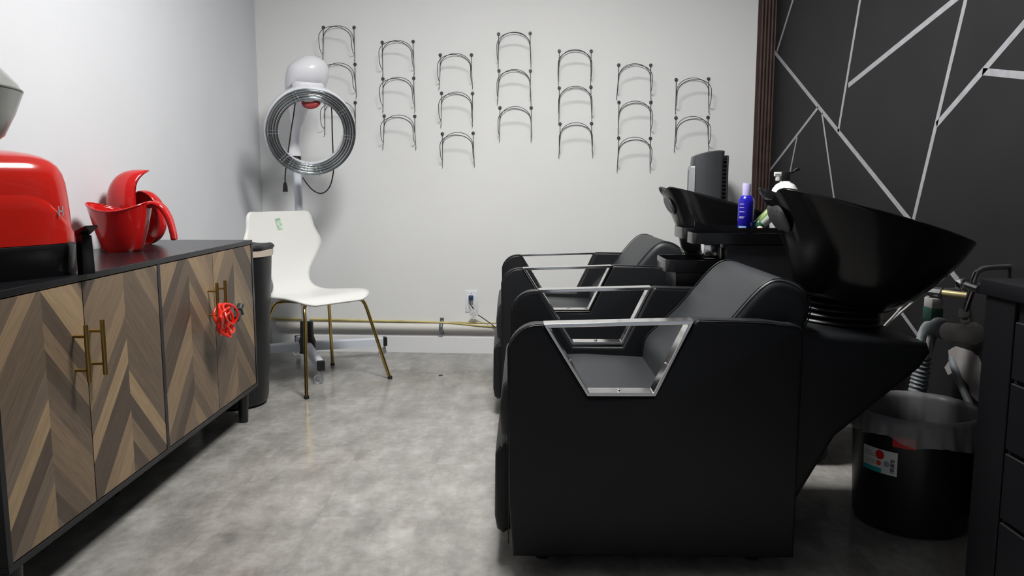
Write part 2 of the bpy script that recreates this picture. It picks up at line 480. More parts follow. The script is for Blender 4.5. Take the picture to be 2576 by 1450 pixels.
# right wall with its painted silver lines (part of the wall's surface)
wr = B().box(XR, XR + .1, Y0, 4.85, 0, CEIL)
def stripe(p, q, w=0.0215, x=XR - 0.0006):
    p = Vector(p); q = Vector(q); d = (q - p).normalized(); n = Vector((-d.y, d.x)) * w / 2
    k = [p + n, q + n, q - n, p - n]
    wr.add([(x, a.x, a.y) for a in k], [(0, 1, 2, 3)], 1)
KX = XR / 1.44
def sw(y, z): return (y * KX, 1 + (z - 1) * KX)
S = [((4.30, 2.10), (4.664, 1.751)), ((4.86, 1.835), (2.60, 0.672)), ((3.49, 1.97), (3.712, 1.242)), ((3.624, 1.438), (2.40, 1.690)),
     ((2.60, 1.90), (2.98, 0.81)), ((2.838, 1.208), (2.577, 1.353)), ((2.577, 1.353), (2.1, 1.62)), ((2.577, 1.353), (1.9, 1.225)),
     ((3.98, 1.376), (4.84, 1.03)), ((4.263, 1.251), (4.40, 0.96)), ((3.924, 1.344), (3.66, 0.82))]
S.append(((3.234, .625), (2.83, .439)))
for k, (a, b_) in enumerate(S):
    stripe(sw(*a), sw(*b_), 0.0215 if k < 8 else 0.016)
struct('wall_right', wr, [M['dark_wall'], M['silver_line']], label='charcoal wall painted with crossing silver lines', smooth=0, recalc=False)

# unlit rest of the salon behind the camera is closed by a far wall with a dim opening
struct('wall_front', B().box(XL - .1, -0.3, Y0 - .1, Y0, 0, CEIL), M['wall_back'])

# baseboards
prof = [(0, 0), (-.014, 0), (-.014, .095), (-.009, .108), (0, .115)]
struct('baseboard_back', B().prism(prof, -1.78, 1.32, axis='x'), M['white_trim'], loc=bw(0, 0), rot=(0, 0, BWROT), smooth=20)
struct('baseboard_left', B().prism([(-p[0], p[1]) for p in prof], Y0, 4.74), M['white_trim'], loc=(XL, 0, 0), smooth=20)
struct('baseboard_right', B().prism([(p[0], p[1]) for p in prof], Y0, 4.55), M['dark_wall'], loc=(XR, 0, 0), smooth=20)

# fluted brown casing at the right end of the back wall
cas = [(1.222, 0)]
a0, a1 = 1.055, 1.165
outl = [(a0, 0), (a0, -.014)]
for k in range(5):
    c = a0 + .014 + k * .0185
    for q in range(7):
        t = pi * q / 6
        outl.append((c + .009 - .009 * cos(t), -.014 - .008 * sin(t)))
outl += [(a1, -.014), (a1, 0)]
struct('trim_1', B().prism(outl, 0, CEIL, axis='z'), M['brown_wood'], label='dark brown fluted casing beside the charcoal wall', loc=bw(0, 0), rot=(0, 0, BWROT), smooth=25)

# white lintel strip over the big pipe
pl = B().tube([bw(-1.74, .157, .026), bw(1.10, .157, .026)], .0235, n=20)
for a in (-1.68,):
    pl.tube([bw(a, .157, .026), bw(a + .012, .157, .026)], .0255, n=20)
p = obj('water_pipe', pl, M['pipe'], smooth=60)
tag(p, 'thick cream pipe running along the bottom of the white wall', 'pipe')
yl = B().tube(spline([bw(-1.77, .199, .010), bw(-1.2, .193, .016), bw(-.735, .1885, .030), bw(-.42, .172, .054), bw(.3, .150, .060)], 8), .0052, n=8)
p = obj('yellow_hose', yl, M['yellow'], smooth=60)
tag(p, 'thin yellow hose lying along the top of the cream wall pipe', 'hose')
yl = B().tube([bw(-1.77, .187, .005), bw(-.9, .186, .005), bw(.3, .184, .005)], .0028, n=6)
p = obj('sealant_line', yl, M['yellow'], smooth=60)
tag(p, 'fine yellow sealant bead between cream pipe and wall', 'sealant')
cl = B()
pts = []
for k in range(13):
    t = -0.5 * pi + pi * k / 12
    pts.append((.026 + .0275 * cos(t), .157 + .030 * sin(t)))
pts = [(.004, .213), (.006, .195)] + pts[::-1] + [(.006, .128), (.004, .116)]
band = [[(-.011, -d, z) for d, z in pts], [(.011, -d, z) for d, z in pts]]
cl.rings([band[0], band[1]], close=False, cap0=False, cap1=False)
c_ = thing('pipe_clamp', 'small grey metal strap screwed over the cream pipe', 'clamp', bw(-.735, 0), BWROT)
obj('strap', cl, M['clamp'], c_, solid=.003, smooth=50)
for z in (.208, .119):
    obj('screw', B().ball((0, -.008, z), .006, s=(1, .6, 1)), M['washer'], c_, smooth=180)

# ceiling light
L = thing('ceiling_light', 'square white recessed ceiling light panel', 'ceiling light', (PANEL[0], PANEL[1], CEIL))
fr = B()
h = .30
for sx0, sx1, sy0, sy1 in ((-h - .025, h + .025, -h - .025, -h), (-h - .025, h + .025, h, h + .025), (-h - .025, -h, -h, h), (h, h + .025, -h, h)):
    fr.box(sx0, sx1, sy0, sy1, -.016, 0)
obj('frame', fr, M['white_trim'], L, smooth=0)
obj('diffuser', B().box(-h, h, -h, h, -.010, -.002), M['lamp'], L, smooth=0)

# ------------------------------------------------------------------ wall outlet
o_ = thing('wall_outlet', 'white wall outlet with one plug above the cream pipe', 'outlet', bw(-.557, .250), BWROT)
obj('cover_plate', B().box(-.038, .038, -.007, 0, 0, .128, .003), M['outlet'], o_)
face = B().box(-.018, .018, -.010, -.006, .028, .100, .002)
for z in (.048,):
    face.box(-.008, -.005, -.0105, -.0098, z - .006, z + .006, slot=1).box(.005, .008, -.0105, -.0098, z - .006, z + .006, slot=1).box(-.002, .002, -.0105, -.0098, z - .015, z - .011, slot=1)
obj('socket_face', face, [M['outlet'], M['black_matte']], o_)
obj('screw', B().ball((0, -.008, .112), .0028, s=(1, .5, 1)), M['washer'], o_, smooth=180)
pc = thing('power_cord', 'thin black power cord with blue plug hanging from the outlet', 'cord', bw(-.557, .33, 0), BWROT)
obj('plug', B().box(-.014, .013, -.038, -.0105, -.006, .022, .005, 3), M['blue_plug'], pc, label='dark blue plug')
obj('cable', B().tube(spline([(-.006, -.030, -.004), (-.004, -.040, -.022), (.008, -.042, -.042), (.030, -.040, -.082), (.062, -.038, -.105), (.10, -.052, -.128), (.14, -.066, -.155), (.20, -.075, -.225), (.24, -.080, -.31), (.30, -.09, -.3265)], 6), .0028), M['cord'], pc, smooth=60)
tg = B().box(-.022, .022, -.0006, .0006, -.022, .022, mtx=Matrix.Translation((.017, -.045, -.088)) @ Matrix.Rotation(radians(42), 4, 'Y'))
for k in range(5):
    tg.box(-.016, .016, -.0012, -.0005, -.014 + k * .006, -.0125 + k * .006, slot=1, mtx=Matrix.Translation((.017, -.045, -.088)) @ Matrix.Rotation(radians(42), 4, 'Y'))
obj('care_tag', tg, [M['paper'], M['print']], pc, smooth=0, label='white printed tag')

# ------------------------------------------------------------------ wire wall racks
def rack_mesh(wob):
    r = .0019
    b = B()
    for s in (-1, 1):
        x0, x1 = s * .090, s * (.093 + wob * .004)
        b.tube([(x0, -.004, -.006), (x0 + s * .001, -.005, -.09), (x1, -.006, -.182), (x1, -.012, -.190), (x1, -.018, -.184)], r, n=6)
        ring = [(x0 + .0065 * cos(t * pi / 6), -.006, .0 + .0065 * sin(t * pi / 6)) for t in range(12)]
        b.tube(ring, .0017, n=5, closed=True)
    # rear arch close to the wall, front arch standing off it
    W = .0905
    arch = [(-W, -.007, -.09)]
    for k in range(25):
        t = pi - pi * k / 24
        arch.append((W * cos(t) * .99, -.012 - .012 * sin(t), -.078 + .083 * sin(t) ** .85 if sin(t) > 0 else -.078))
    arch.append((W, -.007, -.09))
    b.tube(arch, r, n=6)
    fr_ = [(-.093, -.006, -.145), (-.0935, -.02, -.150), (-.0935, -.045, -.146), (-.094, -.070, -.125)]
    for k in range(25):
        t = pi - pi * k / 24
        fr_.append((.094 * cos(t), -.080 - .036 * sin(t), -.085 + .070 * max(0, sin(t)) ** .85))
    fr_ += [(.094, -.070, -.125), (.0935, -.045, -.146), (.0935, -.02, -.150), (.093, -.006, -.145)]
    b.tube(fr_, r, n=6)
    return b
HOOKS = [[(-1.406, 1.901), (-1.406, 1.694), (-1.410, 1.478)], [(-1.064, 1.816), (-1.064, 1.611), (-1.061, 1.398)],
         [(-.728, 1.740), (-.723, 1.525), (-.721, 1.297)], [(-.392, 1.854), (-.390, 1.648), (-.385, 1.441)],
         [(-.046, 1.754), (-.045, 1.552), (-.039, 1.349)], [(.290, 1.673), (.295, 1.467), (.297, 1.266)],
         [(.614, 1.592), (.618, 1.380)]]
COLN = ['leftmost column, behind the salon processor', 'second column from the left', 'third column from the left', 'tall middle column, fourth from the left',
        'fifth column from the left', 'sixth column from the left, next to the last', 'short rightmost column above the grey tower']
ROWN3 = ['topmost', 'middle', 'lowest']; ROWN2 = ['upper', 'lower']
variants = []
for w in (0.2, 1.0, -0.4):
    variants.append(rack_mesh(w))
first = {}
for ci, colm in enumerate(HOOKS):
    for ri, (a, z) in enumerate(colm):
        rn = (ROWN3 if len(colm) == 3 else ROWN2)[ri]
        lab = '%s black wire wall rack in the %s' % (rn, COLN[ci])
        vi = (ci * 2 + ri) % 3
        loc = bw(a + .090, z, .001)
        tilt = radians([0.8, -1.0, 0.3, -0.5, 0.9][(ci + ri * 2) % 5])
        if vi not in first:
            t_ = thing('wire_rack', lab, 'wire rack', loc, BWROT, 'black wire racks screwed to the white wall')
            obj('wire_frame', variants[vi], M['wire'], t_, smooth=60)
            for s in (-1, 1):
                wsh = B().lathe([(.0005, -.001), (.009, -.001), (.010, .0005), (.010, .003)], n=16, mtx=Matrix.Translation((s * .090, 0, 0)) @ Matrix.Rotation(pi / 2, 4, 'X'))
                wsh.ball((s * .090, -.004, 0), .0042, n=10, m=6, s=(1, .8, 1))
                obj('screw', wsh, M['washer'], t_, smooth=40)
            first[vi] = t_
        else:
            t_ = dup(first[vi], loc, BWROT, lab)
        t_.rotation_euler = (0, tilt, BWROT)

# ------------------------------------------------------------------ sideboard
SX0, SX1 = XL + .012, -1.14      # back, front
SY0, SY1 = 1.655, 3.335
sb = thing('sideboard', 'long black sideboard with four chevron wood doors and brass bar handles', 'sideboard', (0, 0, 0))
t = .017
obj('top_panel', B().box(SX0, SX1, SY0, SY1, .771 - t, .771, .0015, 1), M['black_panel'], sb)
obj('bottom_panel', B().box(SX0, SX1, SY0, SY1, .139, .139 + t, .0015, 1), M['black_panel'], sb)
for y in (SY0, SY1 - t):
    obj('side_panel', B().box(SX0, SX1, y, y + t, .139 + t, .771 - t), M['black_panel'], sb)
ymid = 2.464
obj('divider', B().box(SX0, SX1 - .001, ymid - .0095, ymid + .0095, .139 + t, .771 - t), M['black_panel'], sb)
obj('back_panel', B().box(SX0, SX0 + .006, SY0 + t, SY1 - t, .139 + t, .771 - t), M['black_panel'], sb)
doors = [(SY0 + t + .003, 2.026, +1), (2.030, ymid - .0115, -1), (ymid + .0115, 2.898, +1), (2.902, SY1 - t - .003, -1)]
zt, zb = .771 - t - .003, .139 + t + .003
for i, (y0, y1, hs) in enumerate(doors):
    cmat = chevron_material('chevron_veneer_%d' % i, 3.1 + i * 5.3, 0.0)
    yc = (y0 + y1) / 2
    d = obj('door', B().box(-.018, 0, y0 - yc, y1 - yc, zb, zt), cmat, sb, loc=(SX1 - .002, yc, 0), smooth=0)
    hy = (y1 - .053 if hs > 0 else y0 + .022) - yc
    hb = B().tube([(.034, hy, .500), (.034, hy, .648)], .0062, n=16)
    for z in (.530, .618):
        hb.tube([(0, hy, z), (.034, hy, z)], .0042, n=10)
    obj('handle', hb, M['gold_satin'], d, smooth=50)
for x, y in ((-1.185, 3.265), (-1.49, 3.265), (-1.33, ymid), (-1.49, ymid), (-1.185, 1.73), (-1.49, 1.73)):
    obj('leg', B().lathe([(.0165, 0), (.0185, .003), (.024, .139)], n=20, c=(x, y, 0), cap0=True, cap1=True), M['black_satin'], sb, smooth=50)

# red cable bundle on the right-hand handles
rc = thing('coiled_cable', 'bright red coiled cable looped over the right brass handles', 'cable', (-1.102, 2.838, .523))
ccx = []
for L_, (rx, rz, tilt, ph, oy, oz) in enumerate([(.046, .046, .15, 0, .0, .0), (.050, .040, -.35, 1.4, .006, -.004), (.044, .050, .45, 2.3, -.010, .0), (.052, .034, -.1, 3.6, .004, -.014), (.038, .046, .3, 5.0, -.012, -.008), (.046, .042, -.5, 4.2, .008, .004)]):
    for k in range(14):
        a = ph + 2 * pi * k / 14
        yy = rx * cos(a); zz = rz * sin(a)
        ccx.append((.022 + .013 * sin(a * 2 + L_ * 1.3) + .004 * (L_ - 2.5), oy + yy * cos(tilt) - zz * sin(tilt), oz + yy * sin(tilt) + zz * cos(tilt) - .005))
ccx += [(.028, .045, -.03), (.03, .068, -.022)]
ccx = [(x * 1.0, y * 1.22, z * 1.16) for x, y, z in ccx]
obj('cable', B().tube(spline(ccx, 3), .0044, n=8), M['red_cable'], rc, smooth=60)
pg = B()
pm = Matrix.Translation((.034, .098, -.004)) @ Matrix.Rotation(radians(38), 4, 'X')
pg.box(-.014, .010, -.030, .012, -.010, .014, .004, 2, mtx=pm)
pg.box(-.018, .014, .010, .020, -.018, .018, .003, 2, mtx=pm)
pg.tube([pm @ Vector((-.002, .018, 0)), pm @ Vector((-.002, .046, 0))], .013, n=14)
pg.tube([(.03, .072, -.030), (.033, .094, -.014)], .007, n=10)
obj('plug', pg, M['grey_plug'], rc, smooth=40, label='dark grey connector')

# ------------------------------------------------------------------ red steamer on the sideboard
ST = thing('hair_steamer', 'big glossy red domed steamer on a black base, left end of the sideboard', 'steamer', (-1.353, 1.962, .771), radians(-27))
def sq(a, n_):
    c, s = cos(a), sin(a)
    k = (abs(c) ** n_ + abs(s) ** n_) ** (-1.0 / n_)
    return c * k, s * k
# local X = depth (towards the room), local Y = length
def dome(n_ang=72, off=0.0, hx=.156, hy=.192):
    rs = []
    for z, sc in [(.084, 1.0), (.12, .997), (.16, .99), (.20, .98), (.235, .962), (.258, .935), (.276, .89), (.290, .82), (.301, .72), (.309, .58), (.3145, .40), (.3175, .18), (.318, .01)]:
        e = 2.55 + .75 * sc
        rs.append([(sq(2 * pi * k / n_ang, e)[0] * (hx * sc + off), sq(2 * pi * k / n_ang, e)[1] * (hy * sc + off), z + (off if sc < .9 else 0)) for k in range(n_ang)])
    return rs
obj('dome', B().rings(dome(), cap0=False), M['red_cover'], ST, smooth=180)
# raised front apron following the lower half of the dome
ap = B(); base = dome(off=.0045)
cols_ = []
for k in range(72):
    a = 2 * pi * k / 72
    yy = sq(a, 3)[1] * .192
    if cos(a) <= 0.02 and abs(sin(a)) < .97: continue
    cols_.append((yy, k))
cols_.sort(key=lambda q: ((q[1] + 36) % 72))
rows = []
for yy, k in cols_:
    top = interp([(-.19, .13), (-.12, .19), (-.06, .205), (.045, .205), (.085, .190), (.125, .150), (.16, .115), (.195, .100)], yy)
    colpts = []
    for q in range(8):
        z = .083 + (top - .083) * q / 7
        sc = interp([(.084, 1.0), (.12, .997), (.16, .99), (.20, .98), (.235, .962)], z)
        e = 2.55 + .75 * sc
        off = .0045 if q < 7 else .0
        a = 2 * pi * k / 72
        colpts.append((sq(a, e)[0] * (.156 * sc + off), sq(a, e)[1] * (.192 * sc + off), z))
    rows.append(colpts)
ap.rings(rows, close=False, cap0=False, cap1=False)
obj('front_apron', ap, M['red_cover'], ST, smooth=50)
bs = []
for z, sc in [(0.0, .985), (.006, 1.0), (.070, 1.015), (.080, 1.01), (.084, .99), (.084, .9)]:
    bs.append([(sq(2 * pi * k / 72, 3.35)[0] * .159 * sc, sq(2 * pi * k / 72, 3.35)[1] * .196 * sc, z) for k in range(72)])
obj('base', B().rings(bs), M['black_gloss'], ST, smooth=40)
lt = B().prism([(.0, 0), (.034, 0), (.030, .10), (.002, .105)], .150, .176, axis='x', bevel=.002)
lt.prism([(.150, .100), (.157, .098), (.198, .122), (.196, .127), (.150, .112)], .000, .034, axis='y', bevel=.001)
obj('latch', lt, M['black_gloss'], ST, loc=(-.0, .150, 0), smooth=30)
hl = B()
for (y0, y1, z0, z1) in ((.0, .0035, 0, .024), (.012, .0155, 0, .024), (.0, .0155, .010, .0135)):
    hl.box(0, .0012, y0, y1, z0, z1)
obj('letter', hl, M['print'], ST, loc=(.1545, .108, .152), rot=(0, 0, radians(12)), smooth=0, label='grey printed letter H')

# ------------------------------------------------------------------ red jugs
jg = thing('handled_jug', 'glossy red jug with pouring lip and long curved handle', 'jug', (-1.392, 2.745, .7712), radians(3))
prof_in = [(0, .0), (.056, .0), (.059, .006), (.064, .014), (.080, .070), (.093, .125), (.098, .150), (.100, .156)]
rs = []
for r_, z in prof_in:
    ring = []
    for k in range(64):
        a = 2 * pi * k / 64
        f = z / .156
        c = cos(a)
        lip = f ** 2 * .007 * max(0, -c) ** 6          # pouring lip on the left
        rr_ = r_ + lip
        # saddle-shaped rim: higher at the lip and at the handle
        zz = z + f ** 3 * (.012 * (abs(c) ** 2.0) * (1.3 if c > 0 else 1.0) - .016 * (sin(a) ** 2))
        ring.append((rr_ * c * (1.03 if f > .02 else 1), rr_ * sin(a) * .92, zz))
    rs.append(ring)
rs[0] = [(0.0005 * cos(2 * pi * k / 64), 0.0005 * sin(2 * pi * k / 64), .004) for k in range(64)]
obj('body', B().rings(rs, cap1=False), M['red_gloss'], jg, smooth=60, solid=.0035)
obj('rim', B().tube([(p[0], p[1], p[2]) for p in rs[-1]], .0032, n=8, closed=True), M['red_gloss'], jg, smooth=60)
hp = spline([(.096, 0, .160), (.116, 0, .166), (.142, 0, .152), (.163, 0, .115), (.174, 0, .070), (.178, 0, .038)], 6)
hr = []
n = len(hp)
for i, p_ in enumerate(hp):
    f = i / (n - 1)
    d = (hp[min(i + 1, n - 1)] - hp[max(i - 1, 0)]).normalized()
    nrm = Vector((-d.z, 0, d.x))
    w = .026 - .011 * f; th_ = .013 - .002 * f
    if i == n - 1: w *= .6; th_ *= .5
    hr.append([p_ + Vector((0, 1, 0)) * w * cos(2 * pi * k / 16) + nrm * th_ * (sin(2 * pi * k / 16) - (.45 if 0 < sin(2 * pi * k / 16) and abs(cos(2 * pi * k / 16)) < .6 else 0)) for k in range(16)])
obj('handle', B().rings(hr), M['red_gloss'], jg, smooth=70)

def scoop(rx, ry, rz, cut, tip, n_=40, m_=26):
    """Half-open egg shell: opening towards +X, drawn out to a lip at the top."""
    rs = []
    for j in range(m_ + 1):
        v = j / m_                              # 0 = back pole, 1 = the open rim
        ring = []
        for k in range(n_):
            a = 2 * pi * k / n_
            th_ = v * (pi / 2 + cut)
            x = -rx * cos(th_); q = sin(th_)
            y = ry * q * cos(a); z = rz * q * sin(a)
            up_ = max(0, sin(a)) ** 5
            lo_ = max(0, -sin(a)) ** 2
            x += v ** 5 * tip * up_ - v ** 3 * .004 * (cos(a) ** 2) + v ** 4 * .012 * lo_
            ring.append((x, y, z))
        rs.append(ring)
    return B().rings(rs, cap0=True, cap1=False)
s1 = tag(obj('scoop_bowl', scoop(.088, .078, .142, .16, .050), M['red_gloss'], loc=(-1.448, 2.945, .9135), rot=(0, 0, radians(24)), smooth=180, solid=.003),
         'taller red curved bowl standing on its edge behind the jug', 'bowl')
s2 = tag(obj('scoop_bowl', scoop(.070, .070, .104, .12, .010), M['red_gloss'], loc=(-1.462, 3.085, .876), rot=(0, radians(6), radians(-115)), smooth=180, solid=.003),
         'smaller red bowl showing its hollow side, leaning behind the jug handle', 'bowl')

# ------------------------------------------------------------------ hood dryer at the left edge
HD = thing('hood_dryer', 'smoke-grey hood dryer visor reaching in at the left edge', 'hair dryer', (-1.262, 1.36, 0))
hz = 1.0
hood = [(.150, .085), (.168, .088), (.190, .105), (.212, .150), (.228, .192), (.222, .208), (.175, .262), (.120, .315), (.07, .335), (.002, .342)]
obj('visor', B().lathe(hood, n=56, c=(0, .24, 1.0)), M['smoke'], HD, smooth=40, solid=.004)
obj('visor_rim', B().tube([(.229 * cos(2 * pi * k / 56), .24 + .229 * sin(2 * pi * k / 56), 1.196) for k in range(56)], .003, n=8, closed=True), M['smoke_rim'], HD, smooth=60)
obj('inner_bowl', B().lathe([(.15, .10), (.185, .16), (.19, .20), (.13, .28), (.002, .31)], n=40, c=(0, .24, 1.0)), M['white_gloss'], HD, smooth=60)
obj('pole', B().tube([(0, 0, .05), (0, 0, 1.3)], .014, n=16), M['chrome'], HD, smooth=60)
obj('arm', B().tube(spline([(0, 0, 1.3), (0, .05, 1.38), (0, .15, 1.385), (0, .24, 1.34)], 6), .018, n=12), M['white_gloss'], HD, smooth=60)
for k in range(5):
    a = 2 * pi * k / 5 + .3
    obj('leg', B().tube([(0, 0, .07), (.22 * cos(a), .22 * sin(a), .05), (.22 * cos(a), .22 * sin(a), .0)], .012, n=10), M['chrome'], HD, smooth=60)

# ------------------------------------------------------------------ tall bin behind the sideboard
TB = thing('waste_bin', 'tall tapered black waste bin between sideboard and white chair', 'bin', (-1.325, 3.555, 0))
obj('body', B().lathe([(.002, .0), (.125, .0), (.143, .012), (.150, .04), (.186, .685), (.183, .685), (.146, .04), (.002, .02)], n=48), M['bin_bag'], TB, smooth=40)
bagr = []
for r_, z in [(.150, .40), (.178, .66), (.187, .712), (.196, .722), (.1965, .728), (.188, .735), (.13, .722), (.06, .712), (.002, .71)]:
    bagr.append([((r_ + (.004 * sin(9 * a) if r_ > .18 else .002 * sin(5 * a))) * cos(a), (r_ + (.004 * sin(9 * a) if r_ > .18 else 0)) * sin(a), z + (.004 * sin(5 * a + r_ * 30) if r_ < .19 else .003 * sin(3 * a))) for a in [2 * pi * k / 60 for k in range(60)]])
obj('bag', B().rings(bagr, cap0=False), M['bin_bag'], TB, smooth=60)
obj('rim_band', B().lathe([(.1865, .684), (.1925, .686), (.194, .712), (.188, .714)], n=48), M['cream'], TB, smooth=40, label='cream rim band')

# ------------------------------------------------------------------ white chair
FA = math.atan2(-.64, .77)
WC = thing('side_chair', 'white moulded chair with thin brass legs in the corner', 'chair', (-1.04, 3.99, 0), FA)
# local X = forward, local Y = sideways
prof_c = [(-.338, .862), (-.330, .82), (-.318, .76), (-.305, .705), (-.290, .64), (-.272, .58), (-.252, .525), (-.232, .488), (-.205, .458), (-.165, .441), (-.11, .437), (-.04, .440), (.03, .446), (.09, .449), (.13, .445), (.160, .432), (.172, .421)]
wid = [(0, .194), (.10, .206), (.175, .232), (.205, .237), (.24, .230), (.31, .184), (.37, .140), (.42, .118), (.47, .114), (.52, .132), (.57, .166), (.64, .204), (.72, .228), (.82, .240), (1.0, .236)]
pc_ = spline([(x, 0, z) for x, z in prof_c], 10)
ln = [0]
for a, b_ in zip(pc_, pc_[1:]): ln.append(ln[-1] + (b_ - a).length)
sheet = []
wsp = spline([(u, v, 0) for u, v in wid], 6)
wtab = sorted([(p.x, p.y) for p in wsp])
for p_, l_ in zip(pc_, ln):
    u = l_ / ln[-1]
    w = interp(wtab, u)
    if u < .05: w -= .028 * (1 - sqrt(max(0, 1 - (1 - u / .05) ** 2)))
    if u > .87: w -= .105 * (1 - sqrt(max(0, 1 - ((u - .87) / .13) ** 2)))
    row = []
    for k in range(17):
        s_ = -1 + 2 * k / 16
        y = w * s_
        curve = .016 * (s_ ** 2) * max(0, min(1, (.6 - u) / .2))            # the back wraps forward a little
        dish = .010 * (s_ ** 2) * max(0, sin(pi * min(1, max(0, (u - .5) / .5)))) 
        row.append((p_.x + curve, y, p_.z + dish ))
    sheet.append(row)
obj('seat_shell', B().rings(sheet, close=False, cap0=False, cap1=False), M['white_shell'], WC, smooth=180, solid=.011)
for sx in (1, -1):
    for sy in (1, -1):
        if sx > 0: pts = [(-.02, sy * .10, .420), (.10, sy * .150, .420), (.135, sy * .178, .408), (.155, sy * .190, .36), (.24, sy * .255, .012)]
        else: pts = [(.00, sy * .09, .418), (-.10, sy * .135, .418), (-.135, sy * .165, .40), (-.155, sy * .180, .35), (-.24, sy * .255, .012)]
        lg = obj('leg', B().tube(spline(pts[:4], 6) + [Vector(pts[4])], .0088, n=14), M['gold'], WC, smooth=60)
        obj('foot_cap', B().lathe([(.002, 0), (.012, 0), (.0125, .010), (.010, .016)], n=16, c=(sx * .243, sy * .257, 0), cap0=True), M['black_rubber'], lg, smooth=40)
for x, y in ((.11, .10), (-.10, .10), (.11, -.10), (-.10, -.10)):
    obj('mounting_block', B().box(x - .014, x + .014, y - .008, y + .008, .408, .436), M['cream'], WC, smooth=0)
stk = B().box(-.0008, .0008, -.015, .015, -.030, .030)
for k in range(4): stk.box(.0006, .0014, -.009, .004, -.020 + k * .010, -.016 + k * .010, slot=1)
obj('sticker', stk, [M['sticker_green'], M['paper']], WC, loc=(-.317, -.005, .797), rot=(radians(9), radians(-10), 0), smooth=0, label='small pale green sticker')

# ------------------------------------------------------------------ halo hair processor on a stand
HP = thing('hair_processor', 'white halo hair processor with chrome heating ring on a castor stand', 'hair processor', (-1.222, 4.42, 0))
obj('pole', B().tube([(0, 0, .06), (-.026, -.004, 1.14)], .0215, n=20), M['white_metal'], HP, smooth=60)
obj('hub', B().lathe([(.032, .05), (.045, .055), (.048, .12), (.038, .15), (.036, .235), (.03, .24)], n=24, cap0=True, cap1=True), M['black_satin'], HP, smooth=40)
obj('collar', B().lathe([(.022, 1.10), (.027, 1.105), (.027, 1.155), (.024, 1.165)], n=20, c=(-.026, -.004, 0), cap0=True, cap1=True), M['black_satin'], HP, smooth=40)
for (dx, dy) in ((.425, .150), (-.24, -.09), (.205, -.500), (-.11, .20)):
    d = Vector((dx, dy, 0)); Lg = d.length; ang = atan2(dy, dx)
    z0, z1 = .068, .072
    m_ = Matrix.Rotation(ang, 4, 'Z')
    rs = []
    for s_, hh in ((.03, .052), (Lg - .022, .050)):
        rs.append([m_ @ Vector((s_, w_, z0 + zz)) for w_, zz in ((-.019, 0), (.019, 0), (.019, hh - .008), (.012, hh), (-.012, hh), (-.019, hh - .008))])
    lg = obj('leg', B().rings(rs), M['white_metal'], HP, smooth=30)
    obj('end_cap', B().box(Lg - .022, Lg + .002, -.020, .020, z0 - .002, z0 + .051, .006, 2, mtx=m_), M['black_satin'], lg, smooth=40)
    cs = B().tube([m_ @ Vector((Lg - .012, 0, z0)), m_ @ Vector((Lg - .012, 0, .045))], .006, n=10)
    cx_, cy_ = (m_ @ Vector((Lg - .012, 0, 0)))[:2]
    wa = Matrix.Translation((cx_ - .012, cy_ - .004, .0245)) @ Matrix.Rotation(radians(20), 4, 'Z') @ Matrix.Rotation(pi / 2, 4, 'X')
    for s_ in (-1, 1):
        cs.lathe([(.002, s_ * .012), (.021, s_ * .012), (.0245, s_ * .009), (.0245, s_ * .003), (.021, s_ * .001)], n=24, slot=1, mtx=wa)
        cs.ball((0, 0, 0), .006, n=10, m=6, mtx=wa)
    cs.prism([(-.012, .02), (.014, .024), (.014, .058), (-.006, .058)], -.003, .003, mtx=Matrix.Translation((cx_ - .006, cy_ - .004, 0)) @ Matrix.Rotation(radians(20), 4, 'Z'))
    obj('castor', cs, [M['steel'], M['clear']], lg, smooth=40)
# white neck and bulbous head
cen = [(-0.0351, -0.006, 1.1586, 0.0372, 0.0372), (-0.0373, -0.006, 1.1757, 0.0372, 0.0372), (-0.0351, -0.008, 1.1927, 0.0329, 0.0329), (-0.0263, -0.01, 1.2183, 0.0241, 0.0241), (-0.0219, -0.012, 1.248, 0.0219, 0.0219), (-0.0175, -0.016, 1.2883, 0.0252, 0.0252), (-0.0063, -0.022, 1.339, 0.0367, 0.0369), (0.0027, -0.03, 1.3959, 0.0489, 0.0492), (0.0171, -0.042, 1.4422, 0.0711, 0.0647), (0.0401, -0.056, 1.4882, 0.0946, 0.0865), (0.0587, -0.072, 1.5342, 0.1094, 0.1005), (0.0716, -0.084, 1.58, 0.1128, 0.1037), (0.0782, -0.088, 1.6154, 0.1068, 0.0982), (0.0847, -0.088, 1.6423, 0.0906, 0.0834), (0.0891, -0.088, 1.6631, 0.0665, 0.0612), (0.0913, -0.088, 1.6775, 0.0362, 0.037), (0.0913, -0.088, 1.6837, 0.004, 0.0041)]
tabs = [[(c_[2], c_[i]) for c_ in cen] for i in (0, 1, 3, 4)]
spz = spline([(c_[0], c_[1], c_[2]) for c_ in cen], 5); spr = spline([(c_[3], c_[4], 0) for c_ in cen], 5)
rs = [[(p_.x + q_.x * cos(2 * pi * k / 40), p_.y + q_.y * sin(2 * pi * k / 40), p_.z) for k in range(40)] for p_, q_ in zip(spz, spr)]
hd = obj('head', B().rings(rs), M['white_gloss'], HP, smooth=180)
vn = B()
for k in range(6):
    vn.box(-.0012, .0012, -.001, .001, -.008, .008, mtx=Matrix.Translation((-.026 + k * .0075, -.141 - k * .004, 1.505 + k * .003)) @ Matrix.Rotation(radians(18), 4, 'Y'))
obj('vent_slot', vn, M['print'], HP, smooth=0)
# neck skirt between head and ring
sk = Matrix.Translation((.088, -.140, 1.498)) @ Matrix.Rotation(radians(10), 4, 'X') @ Matrix.Rotation(radians(6), 4, 'Y')
obj('head_skirt', B().lathe([(.070, .045), (.084, .03), (.083, -.02), (.078, -.035), (.002, -.036)], n=36, mtx=sk), M['white_gloss'], HP, smooth=50)
